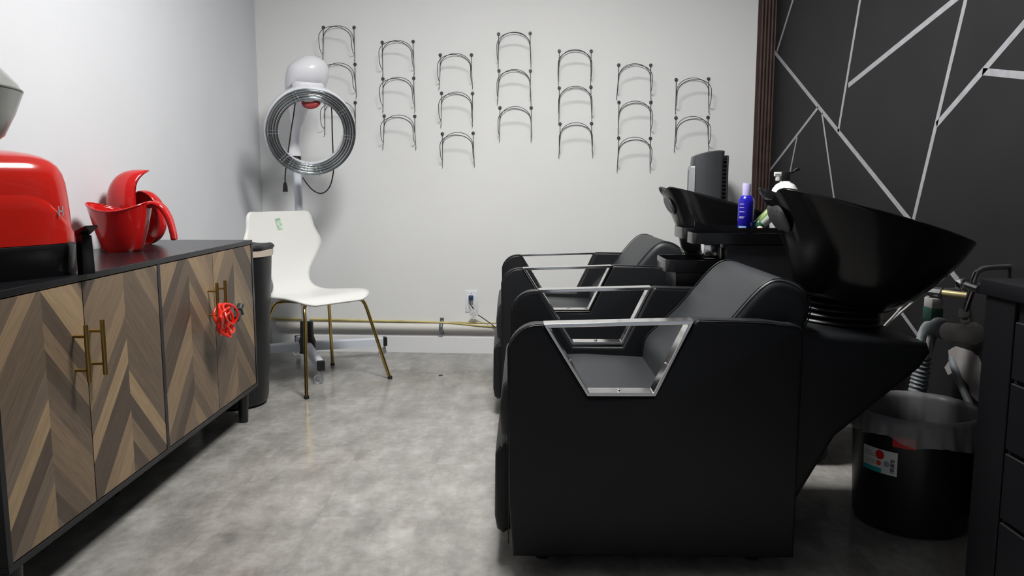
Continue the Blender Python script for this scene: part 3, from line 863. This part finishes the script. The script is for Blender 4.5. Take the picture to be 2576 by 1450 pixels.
# ring assembly: local Z = ring axis pointing to the room
RC = Vector((.128, -.260, 1.272))
axis = Vector((.31, -.90, -.27)).normalized()
zq = axis.to_track_quat('Z', 'Y').to_matrix().to_4x4()
RM = Matrix.Translation(RC) @ zq
shell = [(.224, .014), (.229, .004), (.233, -.030), (.230, -.066), (.214, -.084), (.190, -.086), (.172, -.066), (.166, -.040), (.166, -.004), (.170, -.004), (.172, -.030), (.188, -.044), (.210, -.036), (.220, .0)]
def full(b_, prof, n_=72, mtx=None, slot=0):
    rs = [[(r_ * cos(2 * pi * k / n_), r_ * sin(2 * pi * k / n_), z) for r_, z in prof] for k in range(n_)]
    b_.rings(rs, loop=True, mtx=mtx, slot=slot); return b_
rg = obj('ring_housing', full(B(), shell, mtx=RM), M['white_gloss'], HP, smooth=50)
obj('reflector', full(B(), [(.165, .006), (.173, -.014), (.190, -.026), (.210, -.018), (.2265, .014), (.2215, .016), (.208, -.010), (.190, -.018), (.176, -.010), (.169, .008)], mtx=RM), M['reflector'], HP, smooth=60)
for r_, z, rr_ in ((.176, .004, .0062), (.189, .001, .0068), (.202, .003, .0066), (.214, .010, .0064)):
    tb = B().tube([(r_ * cos(2 * pi * k / 72), r_ * sin(2 * pi * k / 72), z) for k in range(72)], rr_, n=10, closed=True, mtx=RM)
    obj('heating_tube', tb, M['quartz'], rg, smooth=60)
for a in (35, 112, 180, 224, 238, 262, 280, 354):
    mt = RM @ Matrix.Rotation(radians(a), 4, 'Z')
    cb = B()
    for s_ in (-.008, .008):
        cb.tube([(.160, s_, .006), (.166, s_, .014), (.212, s_, .019), (.222, s_, .012)], .0016, n=6, mtx=mt)
    cb.ball((.224, 0, .010), .007, n=10, m=6, mtx=mt)
    obj('clear_clip', cb, M['clear'], rg, smooth=60)
# hinge from the head down to the ring top, red plate under it
obj('motor_cup', B().ball((.128, -.235, 1.440), .062, n=28, m=14, s=(1, .9, .62)), M['white_gloss'], HP, smooth=180)
rp = Matrix.Translation((.133, -.272, 1.424)) @ Matrix.Rotation(radians(66), 4, 'X')
pr_ = B().lathe([(.002, .010), (.036, .008), (.047, .001), (.049, -.012)], n=32, mtx=rp, sy=.72)
for s_ in (-.018, .02): pr_.tube([rp @ Vector((s_, .002, .008)), rp @ Vector((s_, .002, .012))], .003, n=8, slot=1)
obj('red_plate', pr_, [M['red_plate'], M['black_matte']], HP, smooth=50, label='red plate under the head')
# mains cord
crd = spline([(.035, -.190, 1.450), (.022, -.190, 1.37), (.004, -.190, 1.28), (-.020, -.180, 1.16), (-.040, -.170, 1.06), (-.044, -.165, 1.01)], 6)
c1 = obj('mains_cord', B().tube(crd, .0034, n=8), M['cord'], HP, smooth=60)
obj('mains_plug', B().prism([(-.006, .050), (.006, .050), (.011, .030), (.013, .0), (-.013, .0), (-.011, .030)], -.008, .008, bevel=.003, mtx=Matrix.Translation((-.044, -.165, .965))).box(-.007, -.005, -.002, .002, -.018, .001, slot=1, mtx=Matrix.Translation((-.044, -.165, .965))).box(.005, .007, -.002, .002, -.018, .001, slot=1, mtx=Matrix.Translation((-.044, -.165, .965))),
    [M['black_satin'], M['steel']], c1, smooth=40)
crd = spline([(.198, -.110, 1.45), (.202, -.105, 1.38), (.200, -.10, 1.28), (.200, -.095, 1.15), (.196, -.09, 1.06), (.170, -.085, .985), (.125, -.08, .955), (.075, -.07, .975), (.030, -.04, 1.02), (.012, -.02, 1.04)], 6)
obj('mains_cord', B().tube(crd, .0034, n=8), M['cord'], HP, smooth=60)

# ------------------------------------------------------------------ shampoo units
def arc(cx_, cz_, r_, a0_, a1_, n_=6):
    return [(cx_ + r_ * cos(radians(a0_ + (a1_ - a0_) * k / n_)), cz_ + r_ * sin(radians(a0_ + (a1_ - a0_) * k / n_))) for k in range(n_ + 1)]
def make_unit():
    U = thing('shampoo_unit', 'nearest black backwash chair, its basin beside the liner bin', 'shampoo chair', (0, 1.95, 0), 0, 'black backwash chairs with bowl basins')
    panel = [(-.026, .045)] + [(-.034, .20), (-.035, .50)] + arc(.040, .578, .077, 170, 96, 7) + [(.052, .655), (.0565, .648), (.1665, .468), (.331, .468), (.4235, .655), (.432, .667), (.60, .663), (.66, .655)] + arc(.672, .627, .028, 80, 0, 4) + [(.700, .50), (.700, .045)]
    for y0, y1 in ((.0, .066), (.634, .700)):
        obj('side_panel', B().prism(panel, y0, y1, bevel=.010), M['leather'], U, smooth=40)
        out = [(-.035, y0 + .004, .30)]
        for y in ((y0 + .003,) if y0 < .3 else (y0 + .003,)):
            path = [(x - (.001 if x < 0 else 0), y, z + .001) for x, z in [(-.034, .08), (-.035, .50)] + arc(.040, .578, .077, 170, 96, 7) + [(.050, .655)]]
            path2 = [(x, y, z + .001) for x, z in [(.436, .667), (.60, .663), (.66, .655)] + arc(.672, .627, .028, 80, 30, 3)]
            for pth in (path, path2):
                obj('piping', B().tube(pth, .0018, n=6), M['leather'], U, smooth=60)
    # chrome arm frames
    o4 = [(.052, .657), (.426, .667), (.334, .474), (.163, .474)]
    i4 = [(.0665, .6475), (.4125, .657), (.3285, .4825), (.168, .4825)]
    for y0, y1 in ((-.002, .050), (.650, .702)):
        b_ = B()
        vs = [(x, y, z) for y in (y0, y1) for x, z in o4 + i4]
        fs = []
        for k in range(4):
            j = (k + 1) % 4
            fs += [(k, j, 4 + j, 4 + k), (8 + k, 8 + j, 12 + j, 12 + k), (k, j, 8 + j, 8 + k), (4 + k, 4 + j, 12 + j, 12 + k)]
        b_.add(vs, fs)
        cf = obj('arm_frame', b_, M['chrome'], U, smooth=0, label='polished chrome trapezoid arm frame')
        bv = cf.modifiers.new('edge', 'BEVEL'); bv.width = .0015; bv.segments = 2
        ym = (y0 + y1) / 2
        for rx_, rz_, rr_ in ((.245, .4835, .0058), (.362, .553, .0045), (.122, .560, .0035)):
            obj('rivet', B().ball((rx_, ym, rz_), rr_, n=12, m=8, s=(1, 1, .6)), M['steel'], cf, smooth=180)
    # seat
    seat = arc(.0, .400, .045, 180, 90, 5) + [(.20, .452), (.43, .440)] + arc(.465, .41, .03, 80, -80, 4) + [(.46, .30), (-.045, .30)]
    obj('seat', B().prism(seat, .070, .630, bevel=.022), M['leather_soft'], U, smooth=40)
    apron = [(-.02, .335), (-.056, .345), (-.060, .42), (-.052, .480), (-.030, .505), (-.008, .49), (.0, .44), (.0, .34)]
    obj('seat_front_roll', B().prism(apron, .072, .628, bevel=.020), M['leather_soft'], U, smooth=40)
    legrest = [(-.012, .325), (-.060, .318), (-.072, .29), (-.074, .12), (-.068, .085), (-.052, .072), (-.028, .085), (-.012, .11)]
    obj('leg_rest', B().prism(legrest, .072, .628, bevel=.018), M['leather'], U, smooth=40)
    obj('seat_base', B().box(-.010, .695, .066, .634, .06, .31, .004), M['leather'], U)
    # backrest
    back = [(.398, .435), (.405, .505), (.455, .565), (.520, .632), (.572, .695)] + arc(.672, .722, .050, 150, -10, 8)
    back = [(.398, .435), (.408, .510), (.455, .562), (.515, .622), (.560, .678), (.600, .726), (.632, .756), (.662, .768), (.700, .762), (.735, .740), (.752, .705), (.748, .660), (.715, .600), (.660, .53), (.600, .47), (.56, .42)]
    bsp = spline([(x - .008, z - .008, 0) for x, z in back], 4)
    bpoly = [(p.x, p.y) for p in bsp]
    obj('backrest', B().prism(bpoly, .082, .618, bevel=.026, seg=5), M['leather_soft'], U, smooth=50)
    for y in (.093, .607):
        obj('backrest_seam', B().tube([(p.x - .0002, y, p.y + .0010) for p in bsp[2:50]], .0018, n=6), M['leather'], U, smooth=60)
    # pedestal
    ped = [(.64, .10), (.72, .16), (.82, .345), (1.03, .53), (1.055, .57), (1.045, .596), (.80, .618), (.70, .632), (.66, .62)]
    obj('pedestal', B().prism(ped, .070, .630, bevel=.020), M['leather'], U, smooth=40)
    # bellows collar
    bl = B()
    for k in range(6):
        z = .612 + k * .017; cx_ = .905 + k * .002; r_ = .130 - k * .0035
        bl.rings([[(cx_ + (rr_) * cos(2 * pi * q / 40), .34 + rr_ * sin(2 * pi * q / 40), zz - .06 * rr_ * cos(2 * pi * q / 40)) for q in range(40)] for rr_, zz in ((r_ - .014, z - .004), (r_ - .002, z), (r_, z + .004), (r_ - .002, z + .008), (r_ - .014, z + .012))])
    obj('bellows', bl, M['black_satin'], U, smooth=50)
    # basin: (xfront, zfront, xback, zback, ry)
    lev = [(.792, .700, 1.000, .640, .105), (.782, .715, 1.030, .640, .118), (.772, .770, 1.105, .675, .148), (.757, .820, 1.155, .715, .172), (.736, .868, 1.195, .752, .187), (.712, .918, 1.225, .784, .198), (.688, .962, 1.246, .812, .205), (.670, .990, 1.258, .830, .209), (.665, .998, 1.262, .836, .210)]
    nn = 72
    def lv(l, ins=0.0, drop=0.0, dipk=1.0):
        xf, zf, xb, zb, ry = l
        r_ = []
        f = max(0, (zf - .87) / .128)
        for q in range(nn):
            a = 2 * pi * q / nn
            c = -cos(a)                       # -1 = front (neck side)
            e = 2.35
            k = (abs(cos(a)) ** e + abs(sin(a)) ** e) ** (-1 / e)
            xm = (xf + xb) / 2; hx = (xb - xf) / 2 - ins
            x = xm - hx * cos(a) * k; y = (ry - ins) * sin(a) * k
            # squeeze the back into a rounded nose
            back = max(0, -cos(a))
            y *= 1 - .22 * back ** 2
            tt = (x - xf) / (xb - xf)
            z = zf + (zb - zf) * max(0, min(1, tt)) ** 1.05
            # neck dip at the front
            if cos(a) > 0 and f > 0:
                w = math.exp(-((y / .082) ** 4))
                z -= .040 * f * w * cos(a) ** 2 * dipk
                x += .026 * f * w * cos(a) ** 2 * dipk
            r_.append((x, .315 + y, z - drop))
        return r_
    rs = [lv(l) for l in lev]
    rs.append(lv((.669, 1.002, 1.258, .840, .206)))
    rs.append(lv((.679, 1.000, 1.248, .836, .198)))
    rs.append(lv((.702, .965, 1.225, .812, .184)))
    rs.append(lv((.748, .880, 1.175, .765, .158), dipk=.6))
    rs.append(lv((.792, .800, 1.110, .720, .125), dipk=0))
    rs.append(lv((.86, .740, 1.02, .70, .05), dipk=0))
    obj('basin', B().rings(rs), M['black_gloss'], U, smooth=60)
    # neck rest moulded over the front dip
    nr = []
    for j in range(13):
        yy = -.072 + .144 * j / 12
        sc = (1 - (abs(yy) / .075) ** 3) ** .5 if abs(yy) < .075 else 0
        ring = []
        for q in range(20):
            a = 2 * pi * q / 20
            u = .046 * sc * cos(a); w = .010 * sc * sin(a)
            # u runs down the outside face, w stands off it
            cx_, cz_ = .7235 - .10 * yy * yy / .09, .908
            dx, dz = .44, -.898
            ring.append((cx_ + dx * u + dz * .9 * max(w, -.004), .305 + yy, cz_ + dz * u - dx * max(w, -.004)))
        nr.append(ring)
    obj('neck_rest', B().rings(nr), M['pad_grey'], U, smooth=180, label='grey textured gel neck rest')
    for x in (.055, .62):
        for y in (.10, .60):
            obj('foot', B().lathe([(.019, 0), (.022, .004), (.021, .06)], n=18, c=(x, y, 0), cap0=True, cap1=True), M['black_rubber'], U, smooth=40)
    return U
U1 = make_unit()
U2 = dup(U1, (-.052, 3.295, 0), radians(1.2), 'farther black backwash chair standing close to the white back wall')

# ------------------------------------------------------------------ trolley between the chairs
TR = thing('salon_trolley', 'black salon trolley with stacked trays between the two backwash chairs', 'trolley', (.582, 2.745, 0))
def tray_outline(x0, x1, y0, y1, r_, notch):
    p = arc(x0 + r_, y1 - r_, r_, 180, 90, 5) + [(x1, y1), (x1, y0)]
    p += [(x0 + notch, y0)] + arc(x0 + r_ + .0, y0 + r_, r_, 270, 180, 5)
    return p
def tray(b_, x0, x1, y0, y1, z0, z1, r_=.03, wall_=.006, floor_=.012):
    o = tray_outline(x0, x1, y0, y1, r_, r_)
    i = tray_outline(x0 + wall_, x1 - wall_, y0 + wall_, y1 - wall_, r_ - wall_, r_ - wall_)
    b_.rings([[(x, y, z0) for x, y in o], [(x, y, z1 - .002) for x, y in o], [(x + (0.001 if x < .3 else -.001), y, z1) for x, y in o], [(x, y, z1) for x, y in i], [(x, y, z1 - floor_) for x, y in i]])
    return b_
tp = B()
tray(tp, .006, .56, 0, .13, .798, .836, .028)
tray(tp, .000, .56, .15, .34, .806, .846, .028)
tp.box(.02, .56, .12, .16, .798, .828)
obj('top_tray', tp, M['black_gloss'], TR, smooth=40)
tp.v  # noqa
obj('tray_divider', B().prism([(.04, 0), (.045, 0), (.14, .0), (.04, .034)], .145, .148, mtx=Matrix.Translation((.0, 0, .836))), M['black_gloss'], TR, smooth=0)
tw = B().box(.125, .52, .01, .32, .10, .797, .004)
obj('body', tw, M['black_satin'], TR)
for k in range(4):
    z0 = .13 + k * .165
    obj('drawer', B().box(.122, .132, .02, .31, z0, z0 + .155, .003), M['black_gloss'], TR)
obj('column', B().box(.054, .112, .05, .11, .742, .798, .006, 3), M['chrome'], TR, label='chrome column under the top tray')
obj('side_tray', tray(B(), -.085, .125, .0, .22, .700, .742, .03, .005, .03), M['black_gloss'], TR, smooth=40)
obj('side_box', B().box(-.050, .125, .012, .20, .640, .702, .006), M['black_satin'], TR)
for x, y in ((.16, .05), (.48, .05), (.16, .28), (.48, .28)):
    obj('castor', B().lathe([(.002, -.008), (.04, -.01), (.045, 0), (.04, .01), (.002, .008)], n=20, mtx=Matrix.Translation((x, y, .045)) @ Matrix.Rotation(pi / 2, 4, 'X')).tube([(x, y, .045), (x, y, .10)], .01), M['black_rubber'], TR, smooth=40)
tz = .826
tag(obj('round_lid', B().lathe([(.002, 0), (.022, 0), (.024, .004), (.020, .009), (.002, .011)], n=24), M['white_bottle'], loc=(.665, 2.80, .7125), smooth=40), 'small white round lid in the lower side tray', 'lid')
tag(obj('tape_roll', B().lathe([(.013, 0), (.022, 0), (.022, .016), (.013, .016), (.013, 0)], n=24), M['print'], loc=(.672, 2.87, .7125), rot=(0, 0, 0), smooth=40), 'dark roll beside the white lid in the side tray', 'tape')

bb = thing('shampoo_bottle', 'cobalt blue shampoo bottle with lilac cap on the trolley', 'bottle', (.820, 2.945, .8345))
obj('body', B().lathe([(.002, 0), (.026, 0), (.029, .004), (.0292, .100), (.0275, .112), (.022, .123), (.0165, .128)], n=36, cap1=True), M['blue_bottle'], bb, smooth=50)
obj('cap', B().lathe([(.0150, .127), (.0150, .168), (.0135, .171), (.002, .171)], n=30).box(-.012, -.003, -.008, .008, .170, .174, .001), M['lilac'], bb, smooth=40)
pr = B()
for z, w in ((.096, .5), (.083, .52), (.068, .56), (.050, .6), (.046, .5)):
    seg_ = 6
    pr.rings([[(.0296 * cos(a), .0296 * sin(a), z + dz) for a in [radians(205 + w * 70 * k / seg_) for k in range(seg_ + 1)]] for dz in (0, .0016)], close=False, cap0=False, cap1=False)
pr.rings([[(.0296 * cos(a), .0296 * sin(a), z) for a in [radians(200 + 60 * k / 8) for k in range(9)]] for z in (.002, .017)], close=False, cap0=False, cap1=False, slot=1)
obj('printed_label', pr, [M['white_print'], M['pale_blue']], bb, smooth=60, label='thin white lines and a pale blue square')
tag(obj('small_cap', B().ball((0, 0, 0), .011, s=(1, 1, .8)), M['cream'], loc=(.864, 2.912, .8435), smooth=180), 'tiny pinkish cap at the foot of the blue bottle', 'cap')
# leaning tube
tb_ = thing('hair_product_tube', 'pale green and white tube lying slanted on the trolley', 'tube', (.888, 2.950, .838), radians(0))
tm = Matrix.Translation((-.012, 0, .022)) @ Matrix.Rotation(radians(48), 4, 'Y')
rs = []
for z, rx, ry in ((0, .020, .020), (.004, .0225, .0215), (.06, .026, .017), (.098, .029, .003)):
    rs.append([(rx * cos(2 * pi * k / 32), ry * sin(2 * pi * k / 32), z) for k in range(32)])
body = B().rings(rs, mtx=tm)
for i, f in enumerate(body.f):
    k = i % 32 if i < 96 else 0
    body.m[i] = 1 if (15 <= k <= 21) else 0
tbm = Matrix.Translation((0, 0, 0))
obj('body', body, [M['green_white'], M['green']], tb_, smooth=50)
obj('cap', B().lathe([(.020, .001), (.021, -.004), (.021, -.020), (.016, -.026), (.002, -.027)], n=28, mtx=tm), M['green_cap'], tb_, smooth=50)
dc = B()
for i, (a, z) in enumerate(((-70, .03), (-70, .042), (-58, .034), (-82, .05), (-66, .056))):
    dc.box(-.0035, .0035, -.0005, .0005, -.0012, .0012, mtx=tm @ Matrix.Translation((.0235 * cos(radians(a)), .0205 * sin(radians(a)), z)) @ Matrix.Rotation(radians(a + 90), 4, 'Z'))
obj('printed_label', dc, M['green_cap'], tb_, smooth=0)
bx = thing('product_box', 'white box with green dots beside the pale green tube', 'box', (.968, 2.955, .8345), radians(6))
obj('carton', B().box(-.030, .045, -.015, .020, 0, .062, .001, 1), M['white_bottle'], bx)
dt = B()
for i in range(3):
    for j in range(7):
        r_ = .0032 - i * .0007
        dt.lathe([(.0002, 0), (r_, 0)], n=10, mtx=Matrix.Translation((-.024 + i * .0075, -.0157, .005 + j * .0085)) @ Matrix.Rotation(pi / 2, 4, 'X'))
obj('dot_print', dt, M['bright_green'], bx, smooth=0)
pb = thing('pump_bottle', 'round white pump bottle showing above the nearer basin', 'bottle', (.985, 3.025, .8345))
obj('body', B().lathe([(.002, 0), (.046, 0), (.050, .006), (.052, .10), (.051, .130), (.045, .152), (.033, .168), (.020, .176), (.018, .180)], n=40, cap1=True), M['white_bottle'], pb, smooth=60)
pm_ = obj('pump_head', B().box(-.017, .014, -.014, .014, .178, .216, .003), M['black_satin'], pb)
obj('pump_lever', B().tube(spline([(.012, 0, .210), (.030, 0, .216), (.040, 0, .224), (.052, 0, .226)], 5), [.004] * 8 + [.006] * 7 + [.005], n=10), M['black_satin'], pm_, smooth=60)
obj('spout', B().box(-.042, -.016, -.006, .006, .198, .214, .002).box(-.036, -.022, -.005, .005, .182, .200, .002), M['white_bottle'], pm_, label='white spout')
obj('spout_print', B().box(-.040, -.022, -.0068, -.0058, .2045, .207), M['print'], pm_, smooth=0)

# ------------------------------------------------------------------ tower fan in the far corner
TF = thing('tower_heater', 'graphite grey tower heater standing in the far corner', 'heater', (.985, 4.33, 0), radians(-4))
o2 = [(-.082, -.060), (-.070, -.085), (-.02, -.098), (.04, -.09), (.080, -.06), (.078, .05), (.04, .085), (-.04, .085), (-.078, .05)]
o2 = [tuple(p)[:2] for p in spline([(x, y, 0) for x, y in o2 + [o2[0]]], 5)][:-1]
o2 = [(p[0], p[1]) for p in o2]
rs = []
for z, sc, tiltk in ((.03, .92, 0), (.04, .96, 0), (.5, .98, 0), (1.0, 1.0, 0), (1.12, 1.0, 0)):
    rs.append([(x * sc, y * sc, z) for x, y in o2])
rs.append([(x * 1.0 + .004, y, 1.172 + .17 * x - 1.3 * x * x) for x, y in o2])
rs.append([(x * .90 + .004, y * .88, 1.177 + .17 * x - 1.3 * x * x) for x, y in o2])
obj('housing', B().rings(rs), M['fan_grey'], TF, smooth=45)
obj('front_strip', B().prism([(-.100, -.052), (-.092, -.085), (-.072, -.092), (-.068, -.05), (-.078, .0), (-.098, .0)], .06, 1.10, axis='z', bevel=.006), M['fan_silver'], TF, smooth=40, label='ribbed silver front strip')
rb = B()
for k in range(4): rb.tube([(-.1005 + .001 * k, -.045 + k * .011, .07), (-.1005 + .001 * k, -.045 + k * .011, 1.08)], .002, n=6)
obj('rib', rb, M['fan_grey'], TF, smooth=60)
gl = B().box(.06, .100, -.055, -.045, .05, 1.145, .003).box(.094, .104, -.075, .06, .05, 1.15, .003).box(.064, .104, -.072, .055, 1.135, 1.155, .003)
for k in range(52):
    gl.box(.062, .098, -.074, -.066, .08 + k * .0205, .088 + k * .0205)
obj('rear_grille', gl, M['black_satin'], TF, smooth=30)
obj('base', B().lathe([(.002, 0), (.13, 0), (.135, .01), (.12, .03), (.002, .035)], n=40), M['fan_grey'], TF, smooth=40)

# ------------------------------------------------------------------ bin with clear liner at the right
LB = thing('lined_bin', 'low black bin with a see-through liner by the nearer basin', 'bin', (1.163, 2.305, 0))
obj('body', B().lathe([(.002, .0), (.140, .0), (.152, .006), (.157, .02), (.170, .335), (.174, .338), (.174, .343), (.166, .343), (.152, .02), (.002, .014)], n=56), M['black_satin'], LB, smooth=40)
lr = []
for r_, z, am in [(.140, .10, .002), (.148, .20, .002), (.152, .27, .002), (.158, .335, .0015), (.166, .350, .001), (.178, .350, .002), (.181, .335, .004), (.184, .305, .006), (.186, .283, .006)]:
    ring = []
    for k in range(120):
        a = 2 * pi * k / 120
        w = am * (sin(11 * a + z * 20) + .6 * sin(23 * a + z * 55) + .4 * sin(37 * a))
        zz = z + (.012 * sin(2 * a + .8) + .006 * sin(7 * a) if z < .31 and r_ > .18 else .004 * sin(a + 1) if r_ > .17 else 0)
        ring.append(((r_ + w) * cos(a), (r_ + w) * sin(a), zz))
    lr.append(ring)
obj('liner', B().rings(lr, cap0=False, cap1=False), M['bag'], LB, smooth=180, label='translucent plastic liner')
def patch(b_, r_, a0_, a1_, z0, z1, slot=0, k0=.0386):
    b_.rings([[((r_ + k0 * z) * cos(a), (r_ + k0 * z) * sin(a), z) for a in [radians(a0_ + (a1_ - a0_) * k / 10) for k in range(11)]] for z in (z0, z1)], close=False, cap0=False, cap1=False, slot=slot)
lb = B()
R0 = .1585
patch(lb, R0, 199, 236, .168, .238)
patch(lb, R0 + .0008, 199, 221, .168, .182, 1)
def dot(b_, a_, z, r_, slot):
    R_ = R0 + .0386 * z + .0012
    b_.lathe([(.0002, 0), (r_, 0)], n=20, slot=slot, mtx=Matrix.Rotation(radians(a_), 4, 'Z') @ Matrix.Translation((R_, 0, z)) @ Matrix.Rotation(pi / 2, 4, 'Y'))
dot(lb, 219, .222, .0135, 2)
dot(lb, 218, .197, .0075, 3)
dot(lb, 226, .199, .0085, 4)
for k in range(9):
    patch(lb, R0 + .0008, 229.5, 233.5, .176 + k * .0045, .176 + k * .0045 + (.003 if k % 3 else .0018), 5)
for k in range(3):
    patch(lb, R0 + .0008, 201, 210 + k * 2, .224 - k * .006, .226 - k * .006, 4)
for k in range(3):
    patch(lb, R0 + .0008, 202, 214, .200 - k * .005, .2012 - k * .005, 4)
obj('price_label', lb, [M['paper'], M['teal'], M['red_print'], M['orange_print'], M['print'], M['black_matte']], LB, loc=(0, 0, .012), rot=(0, 0, radians(-5)), smooth=60, label='white product label with red dot and barcode')
rt_ = B(); patch(rt_, .1605, 226, 246, .268, .300)
obj('red_tag', rt_, M['red_print'], LB, smooth=60, label='red sticker under the liner edge')

# ------------------------------------------------------------------ black chest at the right edge
CH = thing('drawer_chest', 'black painted drawer chest cropped by the right edge', 'chest', (0, 0, 0))
CX = 1.118
obj('top_slab', B().box(CX - .018, XR - .004, .85, 1.915, .740, .778, .004), M['chest'], CH)
obj('carcass', B().box(CX, XR - .016, .87, 1.90, .03, .741, .002, 1), M['chest'], CH)
for y0, y1 in ((1.34, 1.775), (.89, 1.325)):
    for z0, z1 in ((.565, .695), (.40, .555), (.235, .39), (.07, .225)):
        dr = obj('drawer', B().box(CX - .012, CX + .002, y0, y1, z0, z1, .002, 1), M['chest'], CH)
        obj('knob', B().ball((CX - .024, (y0 + y1) / 2 - .1, (z0 + z1) / 2), .012), M['steel'], dr, smooth=180)
obj('post', B().box(CX - .010, CX + .001, 1.785, 1.898, .03, .740, .002, 1), M['chest'], CH)
for y in (.92, 1.86):
    obj('foot', B().box(CX + .01, CX + .05, y - .03, y + .03, 0, .03), M['chest'], CH)

# ------------------------------------------------------------------ plumbing on the right wall
KP = .935
def kp(p): return (p[0] * KP, p[1] * KP, 1 + (p[2] - 1) * KP)
bare = B()
pts = [(2.56, .475), (2.54, .484), (2.45, .487), (2.41, .478), (2.388, .455), (2.380, .335), (2.44, .35), (2.45, .375), (2.53, .405), (2.575, .38), (2.60, .40), (2.575, .43), (2.585, .46)]
bare.add([(XR - .0008, y, z) for y, z in pts], [tuple(range(len(pts)))])
bp = obj('wall_patch', bare, M['bare_wall'], smooth=0, recalc=False); bp['kind'] = 'structure'; bp.name = 'trim_2'
bp['label'] = 'bare grey patch left unpainted behind the pipes'
DR = thing('drain_pipe', 'white elbow and grey corrugated drain hose behind the nearer basin', 'drain', (0, 0, 0))
hose = spline([kp(q) for q in [(1.362, 2.545, .534), (1.368, 2.60, .538), (1.374, 2.66, .515), (1.376, 2.69, .46), (1.372, 2.695, .36), (1.36, 2.695, .24), (1.355, 2.69, -.03)]], 14)
obj('hose', B().tube(hose, [.026 + (.0028 if i % 2 else -.0012) for i in range(len(hose))], n=18), M['grey_hose'], DR, smooth=50, label='grey corrugated hose')
obj('elbow', B().tube(spline([kp((1.363, 2.535, .534)), (1.283, 2.345, .566), (1.305, 2.325, .566), (1.345, 2.325, .566)], 6), .027, n=24).tube([(1.315, 2.325, .566), (1.335, 2.325, .566)], .033, n=24), M['pvc'], DR, smooth=50)
obj('stub', B().tube([(1.34, 2.325, .566), (1.399, 2.325, .566)], .018, n=16), M['grey_hose'], DR, smooth=50)
VA = thing('water_valve', 'chrome water valve on the charcoal wall above the elbow', 'valve', (1.287, 2.275, .712))
obj('body', B().tube([(.112, .0, 0), (-.006, .0, 0)], .013, n=18).tube([(0, .03, .0), (0, -.04, -.004)], .013, n=16), M['steel'], VA, smooth=50)
obj('knob', B().lathe([(.002, -.016), (.018, -.014), (.020, .0), (.018, .012), (.002, .014)], n=16, mtx=Matrix.Translation((0, .045, 0)) @ Matrix.Rotation(pi / 2, 4, 'X')), M['chrome'], VA, smooth=40)
obj('riser', B().tube(spline([(0, -.005, .01), (.002, -.004, .025), (.012, .0, .042), (.04, .01, .052), (.112, .02, .055)], 5), .008, n=12), M['steel'], VA, smooth=60)
obj('tail', B().tube([(0, .0, -.01), (-.004, .012, -.05), (-.002, .03, -.085), (.012, .04, -.112)], .010, n=12), M['steel'], VA, smooth=60)
obj('nut', B().lathe([(.015, -.010), (.017, 0), (.015, .010)], n=6, c=(-.003, .028, -.082), cap0=True, cap1=True).lathe([(.013, -.007), (.015, 0), (.013, .007)], n=6, c=(.008, .038, -.105), cap0=True, cap1=True), M['pvc'], VA, smooth=0, label='white plastic nuts')
YP = thing('brass_pipe', 'short tarnished brass pipe running to the chrome valve', 'pipe', (0, 0, 0))
obj('pipe', B().tube([(1.274, 2.455, .672), (1.335, 2.375, .670)], .0105, n=14), M['brass_pipe'], YP, smooth=60)
obj('fitting', B().tube([(1.262, 2.470, .672), (1.288, 2.437, .6715)], .016, n=8).tube([(1.275, 2.453, .672), (1.398, 2.50, .672)], .010, n=10), M['steel'], YP, smooth=40)
MV = thing('mixing_valve', 'small grey and green mixing valve hanging under brass pipe', 'valve', (1.276, 2.462, .604))
obj('body', B().box(-.018, .018, -.028, .024, .018, .050, .004), M['cable_grey'], MV)
obj('sleeve', B().box(-.019, .019, -.029, .026, -.022, .019, .004), M['green_sleeve'], MV, label='green sleeve')
obj('pipe', B().tube([(0, 0, -.028), (0, .012, -.14)], .009, n=12).tube([(0, .004, .05), (0, .0, .068)], .009), M['pvc'], MV, smooth=60)
SC = thing('supply_cable', 'pair of pale thin supply hoses running down behind the nearer basin', 'hose', (0, 0, 0))
obj('hose', B().tube(spline([(1.285, 2.535, .715), (1.250, 2.545, .650), (1.205, 2.555, .585), (1.169, 2.565, .534), (1.14, 2.60, .45), (1.14, 2.62, .01)], 6), .004, n=8), M['cable_grey'], SC, smooth=60)
obj('hose', B().tube(spline([(1.305, 2.55, .705), (1.275, 2.56, .640), (1.225, 2.57, .585), (1.182, 2.575, .538), (1.155, 2.60, .45), (1.155, 2.62, .01)], 6), .004, n=8), M['cable_grey'], SC, smooth=60)
obj('dark_hose', B().tube(spline([(1.40, 2.56, .44), (1.385, 2.50, .40), (1.375, 2.36, .30), (1.37, 2.28, .22)], 6), .011, n=12), M['grey_hose'], None, smooth=60)
tag(bpy.data.objects['dark_hose'], 'dark hose slanting down the wall toward the lined bin', 'hose')
bpy.data.objects['dark_hose'].name = 'drain_hose'

tag(obj('dirt_crumb', B().ball((0, 0, 0), .006, n=8, m=5, s=(1.5, .8, .5)).ball((.009, .004, .001), .004, n=8, m=5, s=(1.4, .8, .6)), M['debris'], loc=(-.435, 4.10, .003), smooth=180), 'tiny dark crumb on the open floor near the back wall', 'debris')
